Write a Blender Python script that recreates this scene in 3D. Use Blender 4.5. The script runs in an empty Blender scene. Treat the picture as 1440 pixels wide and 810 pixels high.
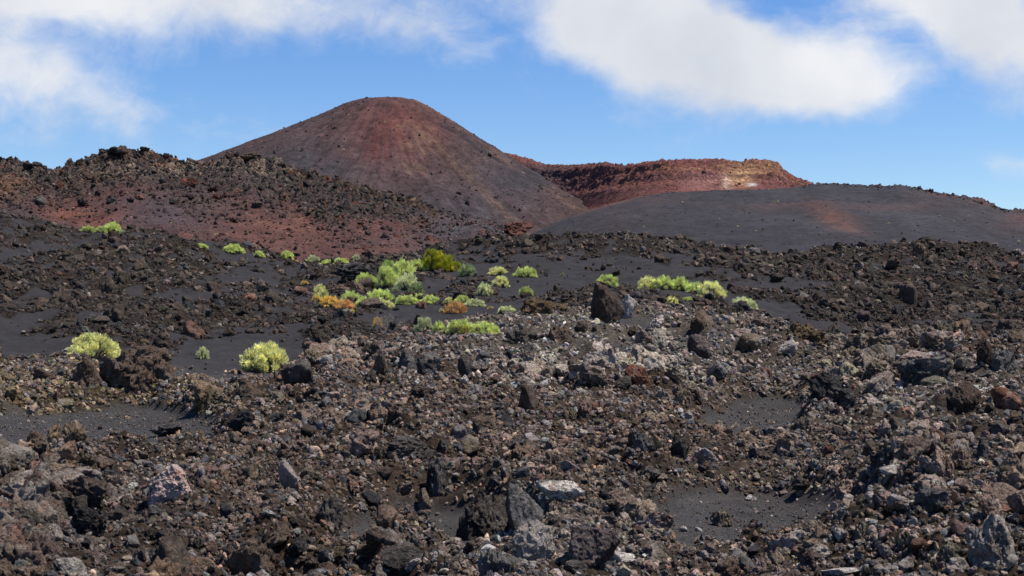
import bpy, math, random
import numpy as np
from mathutils import Vector, Euler

# ------------------------------------------------------------------ camera
SC = bpy.context.scene
COL = SC.collection
R = math.radians
FPX = 2091.0            # focal length in photograph pixels (1440 wide)
HROW = 480.0            # photograph row of the level horizon
EYE = 1.7
cam_d = bpy.data.cameras.new('camera')
cam = bpy.data.objects.new('camera', cam_d); COL.objects.link(cam)
cam_d.sensor_width = 36.0
cam_d.lens = FPX / 1440.0 * 36.0
cam_d.shift_y = (HROW - 405.0) / 1440.0
cam_d.clip_start = 0.1; cam_d.clip_end = 20000
cam.location = (0, 0, EYE); cam.rotation_euler = (R(90), 0, 0)
SC.camera = cam

# ------------------------------------------------------------------ sun, exposure
SUN_EL, SUN_AZ = R(64), R(92)     # azimuth clockwise from the view direction
sd = Vector((math.sin(SUN_AZ)*math.cos(SUN_EL), math.cos(SUN_AZ)*math.cos(SUN_EL), math.sin(SUN_EL)))
sun_d = bpy.data.lights.new('sun', 'SUN'); sun_d.energy = 5.0; sun_d.angle = R(0.6)
sun_d.color = (1.0, 0.935, 0.84)
sun = bpy.data.objects.new('sun', sun_d); COL.objects.link(sun)
sun.rotation_euler = (-sd).to_track_quat('-Z', 'Y').to_euler()
SC.view_settings.view_transform = 'Standard'
SC.view_settings.look = 'None'
SC.view_settings.exposure = 0.62
SC.view_settings.gamma = 1.0
SC.cycles.max_bounces = 4
SC.cycles.diffuse_bounces = 2

# ------------------------------------------------------------------ node helper
class NT:
    def __init__(s, tree): s.t = tree; s.n = tree.nodes; s.l = tree.links
    def new(s, typ, **kw):
        nd = s.n.new(typ)
        ins = kw.pop('ins', {})
        for k, v in kw.items(): setattr(nd, k, v)
        for k, v in ins.items(): s.put(nd, k, v)
        return nd
    def put(s, nd, k, v):
        sock = nd.inputs[k]
        if isinstance(v, bpy.types.NodeSocket): s.l.new(v, sock)
        else:
            if hasattr(sock, 'default_value') and not isinstance(v, (int, float)) and len(v) == 3 and sock.type == 'RGBA': v = (*v, 1)
            sock.default_value = v
    def math(s, op, a, b=0.0, c=None, clamp=False):
        nd = s.n.new('ShaderNodeMath'); nd.operation = op; nd.use_clamp = clamp
        s.put(nd, 0, a); s.put(nd, 1, b)
        if c is not None: s.put(nd, 2, c)
        return nd.outputs[0]
    def vmath(s, op, a, b=None, scale=None):
        nd = s.n.new('ShaderNodeVectorMath'); nd.operation = op
        s.put(nd, 0, a)
        if b is not None: s.put(nd, 1, b)
        if scale is not None: s.put(nd, 3, scale)
        return nd.outputs['Value'] if op in ('LENGTH', 'DOT_PRODUCT') else nd.outputs[0]
    def mix(s, fac, a, b, typ='MIX'):
        nd = s.n.new('ShaderNodeMix'); nd.data_type = 'RGBA'; nd.blend_type = typ
        s.put(nd, 0, fac); s.put(nd, 6, a); s.put(nd, 7, b)
        return nd.outputs[2]
    def noise(s, vec, scale, detail=4, rough=0.55, dist=0.0):
        nd = s.new('ShaderNodeTexNoise', ins={'Scale': scale, 'Detail': detail, 'Roughness': rough, 'Distortion': dist})
        s.l.new(vec, nd.inputs['Vector'])
        return nd.outputs['Fac']
    def range(s, v, a, b, c=0.0, d=1.0, smooth=False):
        nd = s.n.new('ShaderNodeMapRange'); nd.interpolation_type = 'SMOOTHSTEP' if smooth else 'LINEAR'
        for k, x in enumerate((v, a, b, c, d)): s.put(nd, k, x)
        return nd.outputs[0]

# ------------------------------------------------------------------ world: sky and clouds
W = bpy.data.worlds.new('World'); SC.world = W; W.use_nodes = True
w = NT(W.node_tree); w.n.clear()
sky = w.new('ShaderNodeTexSky', sky_type='NISHITA', sun_disc=False, sun_elevation=SUN_EL, sun_rotation=SUN_AZ,
            altitude=300, air_density=1.0, dust_density=0.3, ozone_density=3.0)
hs = w.new('ShaderNodeHueSaturation', ins={'Hue': 0.512, 'Saturation': 1.30, 'Value': 1.1, 'Color': sky.outputs[0]})
bg_sky = w.new('ShaderNodeBackground', ins={'Color': hs.outputs[0], 'Strength': 0.086})
tc = w.new('ShaderNodeTexCoord')
dirn = w.vmath('NORMALIZE', tc.outputs['Generated'])
sep = w.new('ShaderNodeSeparateXYZ', ins={0: dirn})
az = w.math('ARCTAN2', sep.outputs[0], sep.outputs[1])
el = w.math('ARCSINE', sep.outputs[2])
comb = w.new('ShaderNodeCombineXYZ', ins={0: az, 1: el, 2: 0.0})
wn = w.new('ShaderNodeTexNoise', ins={'Scale': 7.0, 'Detail': 5.0, 'Roughness': 0.5}); w.l.new(dirn, wn.inputs['Vector'])
warp = w.vmath('SCALE', w.vmath('SUBTRACT', wn.outputs['Color'], (0.5, 0.5, 0.5)), scale=0.05)
P = w.vmath('ADD', comb.outputs[0], warp)
def ellipse(px, row, rx, ry, rot, amp):
    a = math.atan((px-720)/FPX); e = math.atan((HROW-row)/FPX*math.cos(a))
    q = w.vmath('SUBTRACT', P, (a, e, 0))
    m = w.new('ShaderNodeVectorRotate', rotation_type='Z_AXIS', ins={'Vector': q, 'Angle': R(rot)})
    v = w.vmath('MULTIPLY', m.outputs[0], (FPX/rx, FPX/ry, 0))
    L = w.vmath('DOT_PRODUCT', v, v)
    return w.math('MULTIPLY', w.math('EXPONENT', w.math('MULTIPLY', L, -1.0)), amp)
tot = None
for e_ in [(850, 30, 120, 60, 14, 1.0), (940, 66, 150, 58, 20, 1.0), (1070, 98, 170, 54, 14, .95), (1120, 142, 120, 34, 4, .55), (1190, 90, 90, 40, 20, .45),
           (1400, 40, 130, 80, 26, 1.15), (1300, 0, 130, 45, 20, .7),
           (40, 0, 200, 44, 4, .55), (300, 2, 240, 46, 2, .72), (520, 30, 150, 42, 12, .42), (50, 100, 140, 34, 16, 0.42), (40, 150, 120, 50, 10, .22), (160, 140, 150, 44, 34, 0.28),
           (330, 175, 170, 36, 12, 0.26), (640, 60, 110, 50, 30, 0.24), (1425, 240, 66, 26, 8, 0.55), (500, -60, 300, 40, 0, .6), (1000, -70, 300, 36, 0, .8)]:
    g = ellipse(*e_)
    tot = g if tot is None else w.math('ADD', tot, g)
nw = w.new('ShaderNodeTexNoise', ins={'Scale': 14.0, 'Detail': 4.0}); w.l.new(P, nw.inputs['Vector'])
P2 = w.vmath('ADD', w.vmath('MULTIPLY', P, (1.0, 1.5, 1.0)), w.vmath('SCALE', nw.outputs['Color'], scale=0.05))
nfine = w.math('ADD', w.math('MULTIPLY', w.noise(P2, 13.0, 8, 0.6), .65), w.math('MULTIPLY', w.noise(P2, 38.0, 6, 0.6), .35))
nbig = w.noise(dirn, 2.6, 5, 0.55)
outside = w.math('MULTIPLY', w.range(nbig, 0.5, 0.68, 0, 1, True), w.range(w.math('ADD', w.math('MULTIPLY', el, 1.0), w.math('MULTIPLY', w.math('ABSOLUTE', az), 0.5)), 0.26, 0.4, 0, 1, True))
outside = w.math('MULTIPLY', outside, 0.4)
dens = w.math('ADD', w.math('ADD', tot, outside), w.math('MULTIPLY', w.math('SUBTRACT', nfine, 0.5), 1.9))
cov = w.math('MULTIPLY', w.range(dens, 0.14, 1.12, 0, 1, True), 0.97)
shade = w.noise(P, 9.0, 4, 0.5)
ccol = w.mix(w.range(shade, 0.3, 0.7), (0.62, 0.65, 0.71), (0.83, 0.84, 0.86))
bg_c = w.new('ShaderNodeBackground', ins={'Color': ccol, 'Strength': 0.70})
mx = w.new('ShaderNodeMixShader', ins={0: cov, 1: bg_sky.outputs[0], 2: bg_c.outputs[0]})
wo = w.new('ShaderNodeOutputWorld', ins={0: mx.outputs[0]})

# ------------------------------------------------------------------ numpy noise
rng = np.random.default_rng(7)
random.seed(7)
_perm = rng.permutation(512).astype(np.int64)
_perm = np.concatenate([_perm, _perm, _perm])
_g = rng.normal(size=(512, 3)); _g /= np.linalg.norm(_g, axis=1)[:, None]
_g = _g.astype(np.float32) * 1.5
_g2a = rng.uniform(0, 2*math.pi, 512); _g2 = (np.stack([np.cos(_g2a), np.sin(_g2a)], 1)*1.4).astype(np.float32)
def perlin2(x, y):
    xi = np.floor(x).astype(np.int64); yi = np.floor(y).astype(np.int64)
    xf = (x-xi).astype(np.float32); yf = (y-yi).astype(np.float32)
    u = xf*xf*xf*(xf*(xf*6-15)+10); v = yf*yf*yf*(yf*(yf*6-15)+10)
    def gr(ix, iy, fx, fy):
        h = _perm[_perm[ix & 511] + (iy & 511)]
        return _g2[h, 0]*fx + _g2[h, 1]*fy
    a = gr(xi, yi, xf, yf); b = gr(xi+1, yi, xf-1, yf); c = gr(xi, yi+1, xf, yf-1); d = gr(xi+1, yi+1, xf-1, yf-1)
    return (a*(1-u)+b*u)*(1-v) + (c*(1-u)+d*u)*v
def fbm2(x, y, oct=4, gain=0.5, ridged=False, off=0.0):
    s = 0; a = 1.0; t = 0
    for k in range(oct):
        n = perlin2(x*(2.03**k)+off+k*17.3, y*(2.03**k)-off+k*9.1)
        if ridged: n = 1-2*np.abs(n)
        s = s + a*n; t += a; a *= gain
    return s/t
def perlin3(p):
    i = np.floor(p).astype(np.int64); f = (p-i).astype(np.float32)
    u = f*f*f*(f*(f*6-15)+10)
    s = 0
    for dx in (0, 1):
        for dy in (0, 1):
            for dz in (0, 1):
                h = _perm[_perm[_perm[(i[:, 0]+dx) & 511] + ((i[:, 1]+dy) & 511)] + ((i[:, 2]+dz) & 511)]
                g = _g[h]
                d = g[:, 0]*(f[:, 0]-dx) + g[:, 1]*(f[:, 1]-dy) + g[:, 2]*(f[:, 2]-dz)
                wgt = (u[:, 0] if dx else 1-u[:, 0])*(u[:, 1] if dy else 1-u[:, 1])*(u[:, 2] if dz else 1-u[:, 2])
                s = s + wgt*d
    return s
def fbm3(p, oct=4, gain=0.5, ridged=False):
    s = 0; a = 1.0; t = 0
    for k in range(oct):
        n = perlin3(p*(2.03**k) + k*11.7)
        if ridged: n = 1-2*np.abs(n)
        s = s + a*n; t += a; a *= gain
    return s/t
def hash2(ix, iy, salt=0):
    return _perm[_perm[(ix+salt*37) & 511] + ((iy+salt*91) & 511)] / 511.0
def worley2(x, y):
    """heap-of-stones relief: rounded bumps, 1 at a stone centre, 0 in the joints; also a value per stone"""
    xi = np.floor(x).astype(np.int64); yi = np.floor(y).astype(np.int64)
    best = np.full(x.shape, 9.0, np.float32); sec = best.copy(); val = np.zeros(x.shape, np.float32)
    for dx in (-1, 0, 1):
        for dy in (-1, 0, 1):
            cx = xi+dx; cy = yi+dy
            px = cx+hash2(cx, cy); py = cy+hash2(cx, cy, 3)
            d = ((x-px)**2+(y-py)**2).astype(np.float32)
            v = hash2(cx, cy, 7)
            m = d < best
            sec = np.where(m, best, np.minimum(sec, d)); val = np.where(m, v, val); best = np.where(m, d, best)
    return np.clip(np.sqrt(sec)-np.sqrt(best), 0, 1), val
def sstep(a, b, x):
    t = np.clip((x-a)/(b-a), 0, 1); return t*t*(3-2*t)
def lerp(a, b, t): return a+(b-a)*t
def bl(img, k, ax, n=2):
    ker = np.ones(k)/k
    for _ in range(n):
        pad = [(0, 0), (0, 0)]; pad[ax] = (k//2, k//2)
        im = np.pad(img, pad, mode='edge')
        img = np.apply_along_axis(lambda m: np.convolve(m, ker, 'valid'), ax, im)
    return img

# ------------------------------------------------------------------ materials
def new_mat(name):
    m = bpy.data.materials.new(name); m.use_nodes = True
    t = NT(m.node_tree); b = t.n['Principled BSDF']
    b.inputs['Specular IOR Level'].default_value = 0.25
    b.inputs['Roughness'].default_value = 0.92
    return m, t, b
def rock_mat(name, mode, grain=1.0, bump=0.9):
    """mottled, pitted lava; mode 'inst': tint on scattered stones, 'obj': tint is the object's own colour"""
    m, t, b = new_mat(name)
    if mode == 'inst':
        tint = t.new('ShaderNodeAttribute', attribute_type='INSTANCER', attribute_name='tint').outputs['Color']
        pale = t.new('ShaderNodeAttribute', attribute_type='INSTANCER', attribute_name='pale').outputs['Fac']
        rnd = pale
    else:
        oi = t.new('ShaderNodeObjectInfo')
        tint = oi.outputs['Color']; pale = oi.outputs['Alpha']
    pos = t.new('ShaderNodeNewGeometry').outputs['Position']
    n1 = t.noise(pos, 7.0/grain, 7, 0.65, 0.3)
    n2 = t.noise(pos, 45.0/grain, 5, 0.7)
    n3 = t.noise(pos, 3.1/grain, 5, 0.6, 0.6)
    n4 = t.noise(pos, 18.0/grain, 6, 0.75, 0.8)
    f = t.math('MULTIPLY', t.range(n1, 0.28, 0.72, 0.5, 1.6), t.range(n2, 0.3, 0.7, 0.6, 1.4))
    f = t.math('MULTIPLY', f, t.range(n4, 0.38, 0.52, 0.30, 1.25))
    c = t.vmath('SCALE', tint, scale=f)
    # mineral bloom and lichen in patches
    pm = t.math('MULTIPLY', t.range(t.math('ADD', n3, t.math('MULTIPLY', n2, 0.5)), 0.70, 0.90, 0, 1, True), pale)
    c = t.mix(t.math('MULTIPLY', pm, .8), c, (0.44, 0.39, 0.35))
    rust = t.range(t.noise(pos, 5.3/grain, 4, 0.6), 0.57, 0.72, 0, 0.55, True)
    c = t.mix(rust, c, t.mix(1.0, c, (1.45, 0.86, 0.6), 'MULTIPLY'))
    t.put(b, 'Base Color', c)
    h = t.math('ADD', t.math('MULTIPLY', n2, .8), t.math('MULTIPLY', n4, 2.2))
    h = t.math('ADD', h, t.math('MULTIPLY', n1, 2.0))
    bp = t.new('ShaderNodeBump', ins={'Strength': bump, 'Distance': 0.05*grain, 'Height': h})
    t.put(b, 'Normal', bp.outputs[0])
    return m
def ground_mat(name, grain, bump=0.8, bdist=0.03, contrast=1.0):
    """terrain: colour of the cover comes from the sheet, grain from noise"""
    m, t, b = new_mat(name)
    at = t.new('ShaderNodeAttribute', attribute_type='GEOMETRY', attribute_name='cover').outputs['Color']
    rk = t.new('ShaderNodeAttribute', attribute_type='GEOMETRY', attribute_name='rocky').outputs['Fac']
    pos = t.new('ShaderNodeNewGeometry').outputs['Position']
    n1 = t.noise(pos, 0.55/grain, 6, 0.6, 0.2)
    n2 = t.noise(pos, 12.0/grain, 5, 0.75)
    n3 = t.noise(pos, 60.0/grain, 3, 0.7)
    vo = t.new('ShaderNodeTexVoronoi', feature='F1', ins={'Scale': 9.0/grain}); t.l.new(pos, vo.inputs['Vector'])
    f = t.math('MULTIPLY', t.range(n1, 0.3, 0.7, 1-0.22*contrast, 1+0.22*contrast), t.range(n2, 0.3, 0.7, 1-0.38*contrast, 1+0.38*contrast))
    f2 = t.range(n3, 0.3, 0.7, 0.5, 1.5)
    sepc = t.new('ShaderNodeSeparateColor', ins={0: vo.outputs['Color']})
    st = t.range(sepc.outputs[0], 0, 1, 0.5, 1.6)
    f = t.math('MULTIPLY', t.math('MULTIPLY', f, f2), t.math('ADD', t.math('MULTIPLY', t.math('SUBTRACT', st, 1.0), rk), 1.0))
    c = t.vmath('SCALE', at, scale=f)
    t.put(b, 'Base Color', c)
    h = t.math('ADD', t.math('MULTIPLY', n2, t.math('ADD', t.math('MULTIPLY', rk, 2.2), 0.25)), t.math('MULTIPLY', n3, 0.6))
    h = t.math('SUBTRACT', h, t.math('MULTIPLY', vo.outputs['Distance'], t.math('MULTIPLY', rk, 1.0)))
    bp = t.new('ShaderNodeBump', ins={'Strength': bump, 'Distance': bdist*grain, 'Height': h})
    t.put(b, 'Normal', bp.outputs[0])
    b.inputs['Roughness'].default_value = 1.0; b.inputs['Specular IOR Level'].default_value = 0.1
    return m
M_ground = ground_mat('ash_and_clinker', 0.45)
M_ridge = ground_mat('red_scoria_slope', 3.2, 0.9, 0.06)
M_cone = ground_mat('cone_cinders', 6.0, 0.7, 0.05)
M_hill = ground_mat('far_ash', 5.0, 0.5, 0.03, 0.7)
M_wall = ground_mat('crater_strata', 5.0, 1.0, 0.08)
M_stone_i = rock_mat('loose_lava', 'inst', 1.0)
M_stone_far = rock_mat('far_lava', 'inst', 12.0, 1.0)
M_boulder = rock_mat('boulder_lava', 'obj', 1.3, 1.0)

# ------------------------------------------------------------------ meshes
def link_mesh(name, V, F, mat, parent=None, smooth=True, kind=None, ngon=4):
    me = bpy.data.meshes.new(name)
    V = np.asarray(V, np.float32); F = np.asarray(F, np.int32)
    me.vertices.add(len(V)); me.vertices.foreach_set('co', V.ravel())
    me.loops.add(F.size); me.loops.foreach_set('vertex_index', F.ravel())
    me.polygons.add(len(F)); me.polygons.foreach_set('loop_start', np.arange(len(F), dtype=np.int32)*F.shape[1])
    me.polygons.foreach_set('use_smooth', np.full(len(F), smooth))
    me.update(calc_edges=True)
    me.materials.append(mat)
    o = bpy.data.objects.new(name, me)
    COL.objects.link(o)
    if parent: o.parent = parent
    if kind: o['kind'] = kind
    return o
def set_attr(me, name, typ, data):
    a = me.attributes.new(name, typ, 'POINT')
    if typ == 'FLOAT_COLOR':
        d = np.ones((len(data), 4), np.float32); d[:, :3] = data; a.data.foreach_set('color', d.ravel())
    elif typ == 'FLOAT_VECTOR': a.data.foreach_set('vector', np.asarray(data, np.float32).ravel())
    else: a.data.foreach_set('value', data.astype(np.int32) if typ == 'INT' else data.astype(np.float32))
def grid_faces(nr, nc):
    i = np.arange(nr-1)[:, None]*nc + np.arange(nc-1)[None, :]
    return np.stack([i, i+1, i+nc+1, i+nc], -1).reshape(-1, 4)

class Sheet:
    """a real heightfield, sampled on a fan of columns (x/y = s) and rings (y)"""
    def __init__(s, S, Y, shift=None):
        s.S = S; s.Y = Y; s.SS, s.YY = np.meshgrid(S, Y)
        s.shift = np.zeros(len(S)) if shift is None else shift(720+S*FPX)   # a sheet may bend away from the viewer
        s.YY = s.YY+s.shift[None, :]; s.X = s.SS*s.YY
    def table(s, pxs, ys, rows, blur=(9, 9)):
        """height from sight lines surveyed in the photograph: rows[k][j] at distance ys[k], column pxs[j]"""
        ly = np.log(ys); LY = np.log(s.Y); PX = 720+s.S*FPX
        mid = np.stack([np.interp(PX, pxs[k], rows[k]) for k in range(len(ys))])
        idx = np.clip(np.searchsorted(ly, LY)-1, 0, len(ly)-2)
        t = np.clip((LY-ly[idx])/(ly[idx+1]-ly[idx]), 0, 1)[:, None]
        row = mid[idx]*(1-t)+mid[idx+1]*t
        row = bl(bl(row, blur[0], 0), blur[1], 1)
        s.row0 = row
        s.Z = EYE+(HROW-row)/FPX*s.YY
        return s
    def build(s, name, mat, cover, rocky, label=None):
        V = np.stack([s.X, s.YY, s.Z], -1).reshape(-1, 3)
        o = link_mesh(name, V, grid_faces(len(s.Y), len(s.S)), mat, kind='structure')
        set_attr(o.data, 'cover', 'FLOAT_COLOR', cover.reshape(-1, 3))
        set_attr(o.data, 'rocky', 'FLOAT', rocky.ravel())
        if label: o['label'] = label
        s.rocky = rocky; s.cover = cover
        return o
    def at(s, x, y, A=None):
        A = s.Z if A is None else A
        sx = np.clip(x/y, s.S[0], s.S[-1]); j = np.interp(sx, s.S, np.arange(len(s.S))); i = np.interp(y-np.interp(sx, s.S, s.shift), s.Y, np.arange(len(s.Y)))
        i0 = np.clip(np.floor(i).astype(int), 0, len(s.Y)-2); j0 = np.clip(np.floor(j).astype(int), 0, len(s.S)-2)
        fi = i-i0; fj = j-j0
        if A.ndim == 3: fi = fi[..., None]; fj = fj[..., None]
        return (A[i0, j0]*(1-fi)+A[i0+1, j0]*fi)*(1-fj)+(A[i0, j0+1]*(1-fi)+A[i0+1, j0+1]*fi)*fj
    def pick(s, px, row, ymin=8.0):
        """first point of the sheet on the sight line through a photograph pixel"""
        sx = (px-720)/FPX; y = s.Y[s.Y > ymin]
        z = s.at(sx*y, y); r = HROW-(z-EYE)/y*FPX
        k = np.nonzero(r <= row)[0]
        if not len(k): k = [int(np.argmin(r))]
        k = k[0]; yy = y[k]
        if k > 0 and r[k-1] > row: yy = y[k-1]+(y[k]-y[k-1])*(r[k-1]-row)/max(1e-6, r[k-1]-r[k])
        return sx*yy, yy, float(s.at(np.array(sx*yy), np.array(yy)))

def cols(lo, hi, n, lo2, hi2, n2):
    return np.concatenate([np.linspace(lo2, lo, n2, endpoint=False), np.linspace(lo, hi, n), np.linspace(hi, hi2, n2+1)[1:]])
def blob(px, row, cx, cy, rx, ry, p=1.0):
    return np.exp(-(((px-cx)/rx)**2+((row-cy)/ry)**2)**p)

# ================================================================== GROUND (lava field and ash up to the mid-distance crest)
Yg = np.concatenate([np.geomspace(3.5, 7.5, 30, endpoint=False), np.geomspace(7.5, 190, 760, endpoint=False), np.geomspace(190, 6000, 40)])
Sg = cols(-0.37, 0.37, 640, -1.3, 1.3, 40)
G = Sheet(Sg, Yg)
PXC = [0, 100, 200, 300, 400, 500, 600, 700, 800, 900, 1000, 1100, 1200, 1300, 1440]
def rr(*v): return list(v)
ctrl = [
 (3.5, [480+EYE*FPX/3.5]*15),
 (7.5, [480+EYE*FPX/7.5]*15),
 (10,  rr(818, 820, 822, 825, 828, 835, 840, 835, 822, 820, 825, 830, 822, 812, 800)),
 (13,  rr(742, 740, 742, 750, 755, 768, 778, 765, 742, 742, 752, 765, 750, 728, 712)),
 (17,  rr(662, 660, 664, 666, 668, 680, 690, 685, 672, 672, 686, 694, 676, 655, 640)),
 (22,  rr(614, 614, 616, 604, 598, 600, 602, 600, 600, 604, 620, 628, 612, 596, 585)),
 (28,  rr(568, 570, 575, 560, 548, 536, 532, 525, 520, 535, 560, 575, 560, 545, 540)),
 (34,  rr(525, 512, 520, 536, 528, 508, 486, 470, 462, 464, 474, 496, 516, 508, 500)),
 (37,  rr(512, 502, 510, 528, 520, 500, 478, 456, 444, 436, 438, 458, 492, 490, 482)),
 (41,  rr(506, 500, 506, 518, 512, 494, 474, 458, 450, 446, 450, 478, 496, 492, 486)),
 (50,  rr(478, 476, 480, 484, 482, 476, 466, 452, 440, 434, 438, 456, 476, 474, 470)),
 (65,  rr(444, 440, 440, 446, 446, 444, 440, 428, 412, 410, 420, 428, 440, 446, 444)),
 (85,  rr(398, 396, 398, 408, 412, 408, 402, 396, 384, 382, 392, 402, 406, 412, 412)),
 (110, rr(344, 352, 356, 372, 378, 378, 376, 366, 354, 352, 362, 376, 372, 376, 382)),
]
pxs = [PXC]*len(ctrl); ys = [c[0] for c in ctrl]; rows = [c[1] for c in ctrl]
crx = [-400, 0, 60, 110, 200, 270, 330, 400, 500, 560, 650, 700, 800, 900, 1000, 1100, 1150, 1290, 1400, 1440, 1800]
crr = [300, 312, 321, 324, 328, 346, 349, 363, 369, 366, 354, 343, 346, 340, 353, 370, 357, 350, 361, 367, 372]
pxs.append(crx); ys.append(128); rows.append(crr)
for yy, add in ((145, 9), (190, 30), (400, 62), (1500, 100), (6000, 108)):
    pxs.append(crx); ys.append(yy); rows.append([v+add if yy < 300 else 380+add*0.95 for v in crr])
G.table(pxs, ys, rows, blur=(15, 15))
PXg = 720+G.SS*FPX; ROWg = G.row0.copy(); X, Y = G.X, G.YY
near = 1-sstep(34, 42, Y)
far_fade = 1-sstep(150, 230, Y)
sc = np.clip(Y/20, 0.6, 5)
# where the ash lies bare
wx = fbm2(X*0.5, Y*0.25, 4, off=3.0)*26; wy = fbm2(X*0.5, Y*0.25, 4, off=9.0)*10
ash = np.zeros_like(X)
for cx, cy, rx, ry, a in [(90, 626, 175, 38, 2.0), (215, 600, 90, 18, 1.2), (600, 772, 125, 40, 2.2), (640, 740, 60, 12, 1.2), (520, 800, 90, 16, 1), (1070, 738, 145, 38, 2.0), (1010, 700, 60, 10, .8),
      (1040, 792, 110, 12, 1), (1010, 772, 50, 20, .7), (1055, 605, 70, 26, 1.5), (1080, 575, 50, 12, .9), (860, 500, 46, 14, .8), (930, 480, 60, 10, .8),
      (340, 540, 100, 16, 1.2), (250, 520, 110, 14, 1.1), (420, 590, 34, 14, .6), (1290, 742, 34, 12, .7), (700, 690, 90, 8, .7), (860, 690, 60, 8, .6),
      (1210, 585, 50, 9, .7), (880, 455, 50, 9, .8), (1000, 448, 60, 7, .7), (20, 505, 60, 20, 1.1), (310, 500, 120, 22, 1.2), (300, 650, 40, 10, .6), (900, 560, 40, 8, .5)]:
    ash += a*blob(PXg+wx, ROWg+wy, cx, cy, rx, ry, 1.3)
near_rock = 1-sstep(0.3, 0.62, ash+0.10*fbm2(X*1.8, Y*0.9, 4, off=1.0)+0.16*fbm2(X*0.35, Y*0.2, 3, off=21.0))
n_cl = fbm2(X*0.16, Y*0.07, 5, 0.62, off=31.0)
n_cl2 = fbm2(X*0.9, Y*0.35, 4, 0.6, off=5.0)
bias = np.zeros_like(X)
for cx, cy, rx, ry, a in [(780, 395, 110, 26, -.55), (700, 430, 70, 30, -.25), (860, 372, 90, 10, -.4), (940, 365, 80, 12, -.45), (640, 455, 90, 14, -.35), (1190, 470, 130, 12, -.5), (1000, 405, 80, 16, -.15),
      (1290, 410, 170, 60, .2), (760, 344, 160, 9, .6), (980, 352, 120, 9, .5), (1290, 358, 180, 16, .4), (500, 385, 50, 16, .35),
      (470, 400, 60, 14, .1), (150, 385, 180, 26, .17), (60, 420, 80, 12, -.3), (300, 360, 200, 6, .1), (440, 372, 130, 7, -.6), (380, 350, 60, 6, -.4), (350, 500, 110, 26, -.5), (280, 425, 120, 8, -.35), (560, 440, 70, 30, -.25),
      (100, 455, 90, 14, .2), (300, 455, 120, 14, .3), (480, 455, 60, 10, .05), (1400, 440, 90, 14, .15), (60, 490, 60, 12, -.3), (1120, 430, 60, 24, -.1), (1400,375,60,10,-.2)]:
    bias += a*blob(PXg+wx, ROWg+wy, cx, cy, rx, ry, 1.2)
mid_rock = sstep(0.0, 0.16, n_cl+0.75*n_cl2+bias*0.85+0.13)
rocky = lerp(mid_rock, near_rock, near)*far_fade
# relief
rk_s = bl(bl(rocky, 9, 0, 2), 15, 1, 2)
hum = (fbm2(X*0.40, Y*0.34, 4, .55, off=40.0)*0.36+.10*fbm2(X*1.1, Y*.9, 3, ridged=True, off=41.)*near_rock+.13*sstep(.75,1,rk_s)*sstep(-.2,.5,fbm2(X*.55, Y*.5, 4, .6, ridged=True, off=43.)))*near + (1-near)*far_fade*fbm2(X*0.10, Y*0.06, 4, 0.55, off=44.0)*(0.55+Y*0.008)
w1, v1 = worley2(X*1.15+0.3*n_cl2, Y*1.0); w2, v2 = worley2(X*3.6, Y*3.2)
crag = sstep(-.1, .35, fbm2(X*.45, Y*.35, 3, off=47.))
heap_n = near*((0.12+.36*crag)*w1*v1+0.09*w2*v2+(0.08+.20*crag)*fbm2(X*2.2, Y*2.0, 6, 0.66, off=50.0)+0.09)
w3, v3 = worley2(X*0.55+0.4*n_cl2, Y*0.40); w4, v4 = worley2(X*1.7, Y*1.3)
heap_m = (1-near)*(0.22*w3*v3+0.10*w4*v4+0.36*fbm2(X*0.55, Y*0.32, 4, 0.55, off=55.0)+0.22)*np.clip(Y/60, 0.6, 1.7)
rk_h = np.sqrt(rk_s*rocky)*near+rk_s*(1-near)
G.Z += hum*(1-.75*near*(1-rk_s)) - .05*near*(1-rk_s) + rk_h*(heap_n+heap_m) + (1-rocky)*(0.012*fbm2(X*3, Y*3, 4, 0.6, off=60.0)*np.clip(Y/15, 1, 5)+(1-near)*far_fade*.16*fbm2(X*.6, Y*.45, 4, .55, off=61.))
# colour of the cover
def C(*c): return np.array(c, np.float32)
cov_c = np.broadcast_to(C(0.034, 0.0325, 0.032), X.shape+(3,)).copy()
mid_ash = C(0.0235, 0.0222, 0.0232)
cov_c = lerp(cov_c, mid_ash, (1-near)[..., None])
red = C(0.145, 0.100, 0.070); tan = C(0.165, 0.122, 0.070); grey = C(0.25, 0.212, 0.172); pink = C(0.19, 0.145, 0.112)
dark = C(0.028, 0.022, 0.019); dbrown = C(0.048, 0.035, 0.026)
def rubble_tint(px, row, yy):
    o = np.broadcast_to(red, px.shape+(3,)).copy()
    def add(col, m): nonlocal o; o = lerp(o, col, np.clip(m, 0, 1)[..., None])
    add(tan, 1.1*blob(px, row, 130, 560, 230, 55, 1.5)); add(grey, 1.0*blob(px, row, 860, 490, 270, 55, 1.5)); add(grey, 0.7*blob(px, row, 1330, 560, 200, 60, 1.5))
    add(pink, 0.9*blob(px, row, 1230, 720, 260, 90, 1.4)); add(C(.085, .068, .058), 0.8*blob(px, row, 120, 730, 180, 70, 1.4)); add(grey, 0.75*blob(px, row, 780, 790, 170, 70, 1.4))
    add(C(.10, .085, .05), .6*blob(px, row, 1190, 500, 90, 22, 1.4))
    m = sstep(36, 44, yy); o = lerp(o, dbrown, m[..., None])
    return o
tintg = rubble_tint(PXg, ROWg, Y)
tintg = lerp(tintg, dark, ((1-near)*sstep(-.1, .3, fbm2(X*.5, Y*.25, 4, off=70.)))[..., None])
cover = lerp(cov_c, tintg*(0.19+.14*(1-near[..., None])), rocky[..., None])  # rubble bed much darker than its stones: shade of gaps and cavities painted in
ground = G.build('ground', M_ground, cover, rocky)

def G_z(x, y): return G.at(np.asarray(x, float), np.asarray(y, float))

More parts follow.
